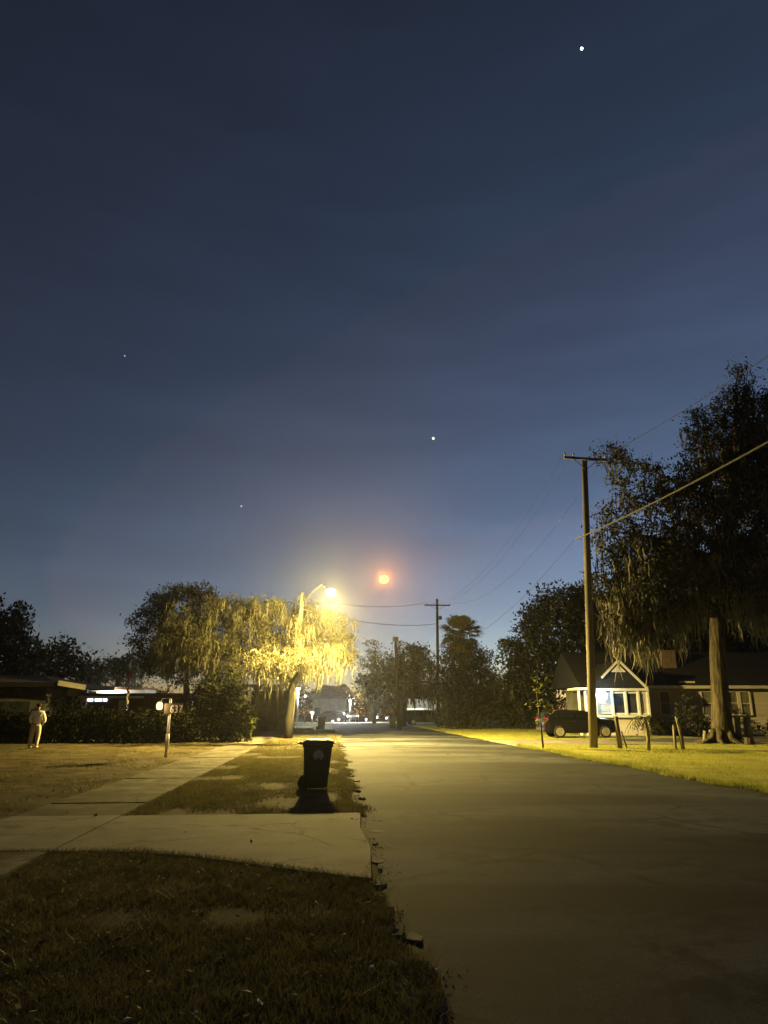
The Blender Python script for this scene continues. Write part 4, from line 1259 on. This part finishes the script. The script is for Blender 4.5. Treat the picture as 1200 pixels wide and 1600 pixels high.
MD = 50.0
m0, m1 = at(133, 1100, MD).x, at(305, 1100, MD).x
zm = at(200, 1090, MD).z
mh = empty('house', ((m0 + m1) / 2, MD, 0)); tag(mh, 'long low roofed house with glowing windows behind the hedge', 'house', 'houses on the left')
lb('wall', ((m0 + m1) / 2, MD + 3, zm / 2), (m1 - m0 - .6, 6, zm), 'stucco_dark', mh, mh)
lb('roof', ((m0 + m1) / 2, MD + 2.6, zm + .14), (m1 - m0, 8, .26), 'roof_brown', mh, mh)
lb('eave_board', ((at(130, 1100, MD).x + at(240, 1100, MD).x) / 2, MD - 1.46, zm + .0), (at(240, 1100, MD).x - at(140, 1100, MD).x, .06, .16), 'white', mh, mh)
gw = emat('cool_window_glow', (.75, .82, 1.0), 3.2)
for (a_, b_) in ((133, 145), (148, 159), (161, 167)):
    xa, xb = at(a_, 1100, MD).x, at(b_, 1100, MD).x
    z0, z1 = at(150, 1096, MD).z, at(150, 1087, MD).z
    mb = MB(); mb.box(Vector(((xa + xb) / 2, MD - .05, (z0 + z1) / 2)) - mh.location, (xb - xa, .04, z1 - z0)); w = mb.build('window', gw, mh)
    lb('frame', ((xa + xb) / 2, MD - .06, z0 - .04), (xb - xa + .1, .1, .06), 'white', w, mh)
for (a_, b_) in ((186, 197), (293, 301)):
    xa, xb = at(a_, 1100, MD).x, at(b_, 1100, MD).x
    lb('door', ((xa + xb) / 2, MD - .05, 1.2), (xb - xa, .08, 2.2), 'white', mh, mh)
# bright wall far behind, lit by its own lamp
bh = empty('house', (at(165, 1100, 84).x, 84, 0)); tag(bh, 'distant lit pale building with tiled roof behind the left houses', 'house', 'houses on the left')
lb('wall', (bh.location.x, 86, 2.0), (9, 4, 4.0), 'white', bh, bh)
lb('roof', (bh.location.x - .5, 85.8, 4.1), (9.6, 5, .3), 'terracotta', bh, bh)
for dx in (-2.5, 0, 2.5):
    lb('door', (bh.location.x + dx, 83.96, 1.1), (1, .1, 2.1), 'glass', bh, bh)
q = Vector((0.5, -.5, 3.4))
MB().lathe([(.05, -.1), (.16, 0), (.1, .1)], 10, q).build('wall_lamp', emat('wall_lamp_glow', (1, .95, .75), 30), bh)
lamp_light('wall_glow', q + Vector((0, -.3, .5)), (1, .93, .7), 900, .15, bh)

# furled flag on a leaning pole
fb_ = Vector((at(197, 1110, 44).x, 44, 0)); ft = at(205, 1030, 44) - fb_
fl = empty('flag', fb_); tag(fl, 'furled red and white flag on a leaning pole behind the hedge', 'flag')
low = Vector(at(198, 1107, 44)) - fb_
MB().tube([Vector((-.15, 0, 0)), low, ft], [.03, .028, .02], 8).build('flagpole', MT['white'], fl)
for (f0, f1, mtl) in ((.08, .3, 'white_cloth'), (.0, .09, 'blue_cloth'), (.3, .42, 'red_cloth'), (.42, .52, 'blue_cloth'), (.52, .78, 'red_cloth'), (.78, .97, 'white_cloth')):
    pts = [low + (ft - low) * (f0 + (f1 - f0) * i / 4) + Vector((.05 * math.sin(i * 2), -.04, 0)) for i in range(5)]
    MB().tube(pts, [.06, .08, .065, .08, .06] if f0 < .7 else [.045, .055, .045, .04, .03], 9, wob=.2).build('cloth', MT[mtl], fl, smooth=True)

# house number post
nb = gp(259, 1185)
hp = empty('house_number_post', nb); tag(hp, 'pale post with a house number board and a glowing warm lantern', 'sign post')
hz = at(259, 1092, nb.y).z; zb0 = at(259, 1116, nb.y).z; zb1 = at(259, 1099, nb.y).z
MB().tube([(0, 0, -.1), (0, 0, hz * .45), (0, 0, hz)], [.05, .045, .04], 10).build('post', MT['white'], hp, smooth=True)
MB().tube([(0, 0, .35), (0, 0, .8)], .062, 10).build('post_sleeve', MT['white'], hp, smooth=True)
kx = mpp(nb.y)
bd = MB().box((6 * kx, -.06, (zb0 + zb1) / 2), (28 * kx, .04, zb1 - zb0)).build('board', MT['sign_board'], hp, bevel=.01)
lx_ = -15.5 * kx; lz_ = at(243, 1103, nb.y).z
MB().tube([(0, -.02, lz_ + .24), (lx_ * .6, -.05, lz_ + .27), (lx_, -.08, lz_ + .2)], .014, 7).build('lantern_arm', MT['dark_steel'], hp, smooth=True)
lan = MB().lathe([(.04, -.13), (.09, -.11), (.115, 0), (.09, .1), (.03, .13)], 14, (lx_, -.08, lz_)).build('lantern', emat('lantern_glow', (1, .62, .22), 4), hp, smooth=True)
MB().lathe([(.02, .2), (.05, .18), (.10, .13), (.03, .125)], 12, (lx_, -.08, lz_)).build('lantern_cap', MT['dark_steel'], lan, smooth=True)
lamp_light('lantern_light', (lx_ + .02, -.26, lz_), (1.0, .62, .26), 45, .06, hp)
# digits as strokes
SEG = {'6': [((1, 1), (.2, .9)), ((.2, .9), (0, .3)), ((0, .3), (.3, 0)), ((.3, 0), (.9, .1)), ((.9, .1), (.9, .45)), ((.9, .45), (.1, .5))],
       '3': [((.1, 1), (.8, .95)), ((.8, .95), (.8, .6)), ((.8, .6), (.35, .52)), ((.35, .52), (.9, .4)), ((.9, .4), (.75, .05)), ((.75, .05), (0, .0))],
       '7': [((0, 1), (.95, 1)), ((.95, 1), (.35, 0))]}
for i, ch_ in enumerate('637'):
    mb = MB(); x_ = (2.5 + i * 6.5) * kx; w_ = 4.2 * kx; hgt = (zb1 - zb0) * .62; z_ = zb0 + (zb1 - zb0) * .16
    for (a_, b_) in SEG[ch_]:
        mb.bar((x_ + a_[0] * w_, -.09, z_ + a_[1] * hgt), (x_ + b_[0] * w_, -.09, z_ + b_[1] * hgt), .012, .035)
    tag(mb.build('numeral', MT['white'], bd), kind='stuff')

# ------------------------------------------------------------------ person in pale clothes, seen from behind


def skin_mesh(name, joints, edges, mtl, parent, sub=2, rootv=0):
    me = bpy.data.meshes.new(name)
    me.from_pydata([j[0] for j in joints], edges, [])
    me.materials.append(mtl)
    o = bpy.data.objects.new(name, me); C.objects.link(o); o.parent = parent
    o.modifiers.new('skin', 'SKIN').use_smooth_shade = True
    for i, j in enumerate(joints):
        r = j[1] if hasattr(j[1], '__len__') else (j[1], j[1])
        me.skin_vertices[0].data[i].radius = r
        me.skin_vertices[0].data[i].use_root = (i == rootv)
    s_ = o.modifiers.new('sub', 'SUBSURF'); s_.levels = sub; s_.render_levels = sub
    return o


pp = gp(52, 1170)
per = empty('person', (pp.x, pp.y, .03), R(12)); tag(per, 'person in white top and beige trousers seen from behind on the dark lawn', 'person')
per.scale = (1.05,) * 3
J = [((0, 0, .95), .13), ((0, .0, 1.15), (.13, .1)), ((0, .01, 1.38), (.16, .1)), ((0, .0, 1.5), .06), ((0, .01, 1.57), .06), ((0, .02, 1.68), (.085, .10)), ((0, .02, 1.76), (.07, .085)),
     ((-.19, 0, 1.42), .06), ((-.27, -.02, 1.16), .045), ((-.22, .12, .95), .032), ((-.19, .18, .88), .03),
     ((.19, 0, 1.42), .06), ((.29, -.03, 1.16), .045), ((.23, .12, .97), .032), ((.19, .19, .92), .03),
     ((-.10, 0, .86), .10), ((-.13, .01, .48), .065), ((-.16, -.03, .09), .045), ((-.17, .10, .04), .035),
     ((.10, 0, .86), .10), ((.10, .02, .48), .065), ((.08, .02, .09), .045), ((.08, .15, .04), .035)]
ED = [(0, 1), (1, 2), (2, 3), (3, 4), (4, 5), (5, 6), (2, 7), (7, 8), (8, 9), (9, 10), (2, 11), (11, 12), (12, 13), (13, 14), (0, 15), (15, 16), (16, 17), (17, 18), (0, 19), (19, 20), (20, 21), (21, 22)]
skin_mesh('body', J, ED, MT['skin'], per)
JS = [((0, 0, .93), (.20, .16)), ((0, 0, 1.15), (.20, .15)), ((0, .01, 1.38), (.20, .13)), ((0, 0, 1.49), .085), ((-.19, 0, 1.42), .085), ((-.28, -.02, 1.15), .075), ((-.23, .10, .98), .055), ((.19, 0, 1.42), .085), ((.30, -.03, 1.15), .075), ((.24, .10, .98), .055)]
skin_mesh('shirt', JS, [(0, 1), (1, 2), (2, 3), (2, 4), (4, 5), (5, 6), (2, 7), (7, 8), (8, 9)], MT['shirt'], per)
JT = [((0, 0, .98), (.18, .14)), ((0, -.01, .86), (.19, .15)), ((-.11, 0, .78), (.125, .125)), ((-.14, .01, .45), .09), ((-.165, -.03, .08), .08), ((.11, 0, .78), (.125, .125)), ((.105, .02, .45), .09), ((.085, .02, .08), .08)]
skin_mesh('trousers', JT, [(0, 1), (1, 2), (2, 3), (3, 4), (1, 5), (5, 6), (6, 7)], MT['trousers'], per)
skin_mesh('hair', [((0, 0, 1.62), (.085, .07)), ((0, -.01, 1.70), (.115, .115)), ((0, .0, 1.78), (.095, .10))], [(0, 1), (1, 2)], MT['hair'], per)
for x_, y_ in ((-.17, .05), (.08, .10)):
    MB().loft([[Vector((x_ + .05 * math.cos(a), y_ + dy + .02 * math.sin(a) * 0, .05 + h2 * math.sin(a))) for a in [2 * math.pi * k / 10 for k in range(10)]] for dy, h2 in ((-.12, .03), (-.08, .05), (.05, .045), (.13, .03))]).build('shoe', MT['shoe'], per, smooth=True)
# hands held in front, five fingers each
for sg in (-1, 1):
    hx, hy, hz2 = .19 * sg, .19, .91
    for k in range(4):
        x_ = hx - sg * (.002 + .012 * k)
        MB().tube([(x_, hy, hz2), (x_ - sg * .01, hy + .035, hz2 - .025), (x_ - sg * .02, hy + .04, hz2 - .06)], [.011, .010, .008], 6).build('finger', MT['skin'], per, smooth=True)
    MB().tube([(hx + sg * .02, hy - .01, hz2 + .01), (hx + sg * .015, hy + .03, hz2 + .0), (hx, hy + .05, hz2 - .015)], [.013, .011, .009], 6).build('thumb', MT['skin'], per, smooth=True)

# ------------------------------------------------------------------ far end of the street
# led street lamp
def post_lamp(label, px, py, D, col, emit, power, r=.06, globe=.13, arm=0.0, group='far lamps', extra_z=0.0):
    p = at(px, py, D); base = Vector((p.x - arm, D, 0))
    root = empty('street_lamp', base); tag(root, label, 'street lamp', group)
    h = p.z
    MB().tube([(0, 0, -.2), (0, 0, h * .5), (0, 0, h + .15)], [r * 1.3, r, r * .8], 10).build('pole', MT['steel'], root, smooth=True)
    MB().bar((0, 0, h + .13), (arm + .001, -.1, h + .13), .05, .05).build('arm', MT['steel'], root)
    MB().box((arm, -.15, h + .1), (.45, .3, .07)).build('lamp_head', MT['steel'], root, bevel=.02)
    o = MB().lathe([(globe * .3, -globe), (globe * .9, -globe * .5), (globe, 0), (globe * .8, globe * .4)], 12, (arm, -.15, h)).build('lamp_lens', emat('far_lamp_glow', col, emit), root, smooth=True)
    lamp_light('lamp_glow', (arm, -.25, h - globe - .1), col, power, .12, root)
    return root


post_lamp('white street lamp hanging on a pale post behind the lit oak moss', 466, 1076, 76, (.82, 1.0, .92), 60, 4500, .09, .2)
post_lamp('small white lamp on a thin post beyond the far cross street', 547, 1095, 98, (1, .96, .82), 14, 5000, .06, .16)
post_lamp('low warm lamp on a post beyond the left end of the street', 488, 1113, 90, (1, .8, .5), 30, 420, .06, .2)
post_lamp('low round white lamp right of the far palms', 588, 1120, 106, (1, .98, .85), 22, 900, .05, .22)
for (x, y, D, col, lab) in ((520, 1126, 104, (1, .98, .9), 'tiny white light low at the left end of the far cross street'), (559, 1119, 106, (1, .82, .45), 'tiny warm light between the far palms'),
                            (477, 1088, 92, (1, .95, .8), 'tiny white light just right of the pale far street lamp'), (604, 1122, 105, (.95, 1, .8), 'tiny white light left of the bin by the dark pole'),
                            (572, 1124, 105, (.9, 1, .85), 'tiny greenish white light in the middle of the far street end')):
    p = at(x, y, D); rt = empty('bollard_light', (p.x, D, 0)); tag(rt, lab, 'light', 'small lights at the far street end')
    MB().tube([(0, 0, 0), (0, 0, p.z - .1)], .05, 8).build('post', MT['dark_steel'], rt)
    MB().lathe([(.04, -.14), (.13, -.1), (.16, 0), (.11, .12), (.03, .15)], 10, (0, 0, p.z)).build('lamp_lens', emat('bollard_glow', col, 5), rt, smooth=True)
# roadside building on the right end
fbl = empty('roadside_building', (at(665, 1120, 112).x, 112, 0)); tag(fbl, 'white flat roofed roadside building with lit sign at the far right end', 'building')
zc0, zc1 = at(665, 1114, 110).z, at(665, 1108, 110).z
bx0, bx1 = at(636, 1110, 112).x, at(692, 1110, 112).x
lb('wall', ((bx0 + bx1) / 2, 115, 1.6), (bx1 - bx0, 5, 3.2), 'siding_pale', fbl, fbl)
lb('canopy', ((bx0 + bx1) / 2, 111, zc1), (bx1 - bx0 + .4, 3, .3), 'white', fbl, fbl)
lb('roof', ((bx0 + bx1) / 2, 114.5, zc1 + .9), (bx1 - bx0 - .5, 5.4, 1.4), 'white', fbl, fbl)
mb = MB(); s0 = Vector(at(650, 1115, 109.3)) - fbl.location
mb.box(s0, (1.9, .12, .5)); mb.build('sign', emat('sign_glow', (1, 1, .8), 3.5), fbl, bevel=.05)
for px_ in (664, 672, 681):
    p = Vector(at(px_, 1112, 109.4)); lb('window', (p.x, 112.4, 1.7), (.9, .1, .9), 'glass', fbl, fbl)
q = Vector((-1.5, -2.2, zc1 - .3))
MB().box(q, (.5, .2, .06)).build('canopy_lamp', emat('canopy_lamp_glow', (1, 1, .7), 30), fbl)
lamp_light('canopy_glow', q + Vector((0, -.4, -.2)), (.95, 1, .55), 1500, .2, fbl)
# dark house left of the far end
dh = empty('house', (at(512, 1120, 108).x, 108, 0)); tag(dh, 'grey gabled house far behind the left end of the street', 'house')
a0, a1 = at(488, 1120, 108).x, at(540, 1120, 108).x
zz = at(510, 1092, 108).z; za = at(510, 1070, 108).z
lb('wall', ((a0 + a1) / 2, 111, zz / 2), (a1 - a0, 6, zz), 'stucco_dark', dh, dh)
mb = MB(); r_ = dh.location
mb.add([Vector(p) - r_ for p in ((a0 - .4, 107.5, zz), (a1 + .4, 107.5, zz), (a1 - 1, 111, za), (a0 + 1, 111, za), (a0 - .4, 114.5, zz), (a1 + .4, 114.5, zz))], [(0, 1, 2, 3), (1, 5, 2), (0, 3, 4), (3, 2, 5, 4)])
mb.build('roof', MT['stucco_dark'], dh)
for dx in (-1.6, 1.6):
    lb('window', (dh.location.x + dx, 107.96, 1.5), (.9, .1, 1.0), 'glass', dh, dh)
# white garage front behind the oak trunk
gd = 58.0
gh = empty('garage', (at(420, 1120, gd).x, gd, 0)); tag(gh, 'white framed open garage front seen past the oak trunk', 'garage')
xa, xb = at(400, 1110, gd).x, at(434, 1110, gd).x
zg = at(418, 1078, gd).z
for c, s in (((xa, gd, zg / 2), (.35, .3, zg)), ((xb, gd, zg / 2), (.25, .3, zg))):
    lb('post', c, s, 'stucco_dark', gh, gh)
lb('lintel', ((xa + xb) / 2, gd, zg + .12), (xb - xa + .6, .34, .3), 'stucco_dark', gh, gh)
lb('back_wall', ((xa + xb) / 2, gd + 3, zg / 2), (xb - xa + 2, .2, zg), 'stucco_dark', gh, gh)
lb('roof', ((xa + xb) / 2, gd + 1.6, zg + .36), (xb - xa + 2, 3.6, .18), 'roof_brown', gh, gh)
zt2 = at(418, 1112, gd).z
lb('cabinet', ((xa + xb) / 2 + .3, gd + .6, zt2 / 2), (xb - xa - .9, .6, zt2), 'stucco_dark', gh, gh)
# slatted bench on the verge
bb = gp(472, 1146)
be = empty('bench', bb, TH); tag(be, 'low dark bench on the verge behind the trash cart', 'bench')
for k in range(4):
    MB().box((0, -.2 + k * .13, .45), (1.9, .11, .04)).build('seat_slat', MT['wood'], be)
for sg in (-1, 1):
    MB().bar((.8 * sg, 0, .43), (.95 * sg, 0, 0), .4, .06).build('leg', MT['wood'], be)
MB().box((0, .2, .22), (1.5, .04, .3)).build('apron', MT['wood'], be)
# far cars
car('parked_car', 'small dark car at the far left end of the street', (at(512, 1125, 97).x, 99.5, 0), R(180), group='far parked cars', tail=False, L=4.6, Hc=1.55)
car('parked_car', 'far car facing the camera with bright headlights', (at(546, 1125, 100).x, 101.0, 0), R(-80), group='far parked cars', tail=False, head=True, Hc=1.6)
MT['green_paint'] = mat('dark_green_car_paint', (.03, .035, .025), (.045, .05, .035), rough=.4, spec=.5, scale=2)
car('parked_car', 'dark sedan parked beside the far white building', (at(665, 1130, 80).x, 80, .03), R(8), paint='green_paint', group='far parked cars', tail=False, Hc=1.65, L=5.2)

# radio mast with an amber light
md = 300.0
mp_ = at(600, 910, md)
ms = empty('radio_mast', (mp_.x, md, 0)); tag(ms, 'glowing orange light high on a distant thin mast above the street', 'mast')
MB().tube([(0, 0, 0), (0, 0, mp_.z * .5), (0, 0, mp_.z)], [.05, .035, .03], 6).build('mast_pole', mat('black_mast_paint', (.004, .004, .004), rough=.9), ms)
MB().lathe([(.5, -1.7), (1.6, -1.2), (2.05, 0), (1.6, 1.2), (.5, 1.7)], 14, (0, 0, mp_.z + 1.2)).build('beacon', emat('beacon_glow', (1, .52, .13), 3.0), ms, smooth=True)
lamp_light('beacon_light', (0, -3.2, mp_.z + 1.4), (1, .34, .03), 110000, 1.0, ms)

# pale fallen leaves on the near lawn
for i, (x, y) in enumerate(((386, 1549), (459, 1554), (520, 1574), (562, 1498), (581, 1512), (488, 1461), (380, 1359), (345, 1497), (445, 1423), (360, 1362), (310, 1362), (422, 1388), (295, 1517), (537, 1460), (406, 1565), (305, 1582), (198, 1593), (30, 1255), (495, 1410), (255, 1372))):
    p = gp(x, y, .075)
    a = random.uniform(0, 6.28); L = random.uniform(.018, .034)
    d = Vector((math.cos(a), math.sin(a), .25)); u = Vector((-math.sin(a), math.cos(a), .4)) * .55
    vs = [p - d * L, p - d * L * .2 + u * L, p + d * L, p - d * L * .2 - u * L, p + Vector((0, 0, .008))]
    o = MB().add(vs, [(0, 1, 4), (1, 2, 4), (2, 3, 4), (3, 0, 4)]).build('fallen_leaf', MT['dry_leaf'])
    tag(o, 'tiny pale fallen leaf on the dark lawn', 'leaf', 'pale specks of fallen leaves')

# stars, and the street lamp's lens ghost added as a greenish dot
for (x, y, r, e, lab) in ((909, 76, 3.2, 7.0, 'bright white star high in the upper right sky'), (677, 685, 3.6, 2.2, 'pale greenish lens ghost dot above the orange light'), (195, 556, 1.5, .9, 'faint star in the left sky'), (377, 791, 1.9, 1.3, 'faint star left above the glowing oak'), (875, 813, 1.5, .9, 'faint star just left of the tall right pole')):
    p = ray(x, y).normalized() * 1900 + Vector((0, 0, CAMZ))
    o = MB().lathe([(r * .1, -r), (r * .7, -r * .7), (r, 0), (r * .7, r * .7), (r * .1, r)], 10, (0, 0, 0)).build('star', emat('star_glow', (.92, .96, 1.0) if 'green' not in lab else (.8, 1.0, .55), e), smooth=True)
    o.location = p
    tag(o, lab, 'star', 'stars')

# ------------------------------------------------------------------ the air: thin night haze that glows round the lamps
hz_ = MB().box((0, 177, 32.0), (466, 446, 66))
ho = hz_.build('haze', bpy.data.materials.new('night_haze'))
hm = ho.data.materials[0]; hm.use_nodes = True
nt = hm.node_tree; nt.nodes.clear()
pv = nt.nodes.new('ShaderNodeVolumePrincipled'); pv.inputs['Density'].default_value = .00032; pv.inputs['Color'].default_value = (.9, .92, .95, 1); pv.inputs['Anisotropy'].default_value = .86
out = nt.nodes.new('ShaderNodeOutputMaterial'); nt.links.new(pv.outputs[0], out.inputs['Volume'])
tag(ho, 'thin night haze over the whole street', kind='stuff')
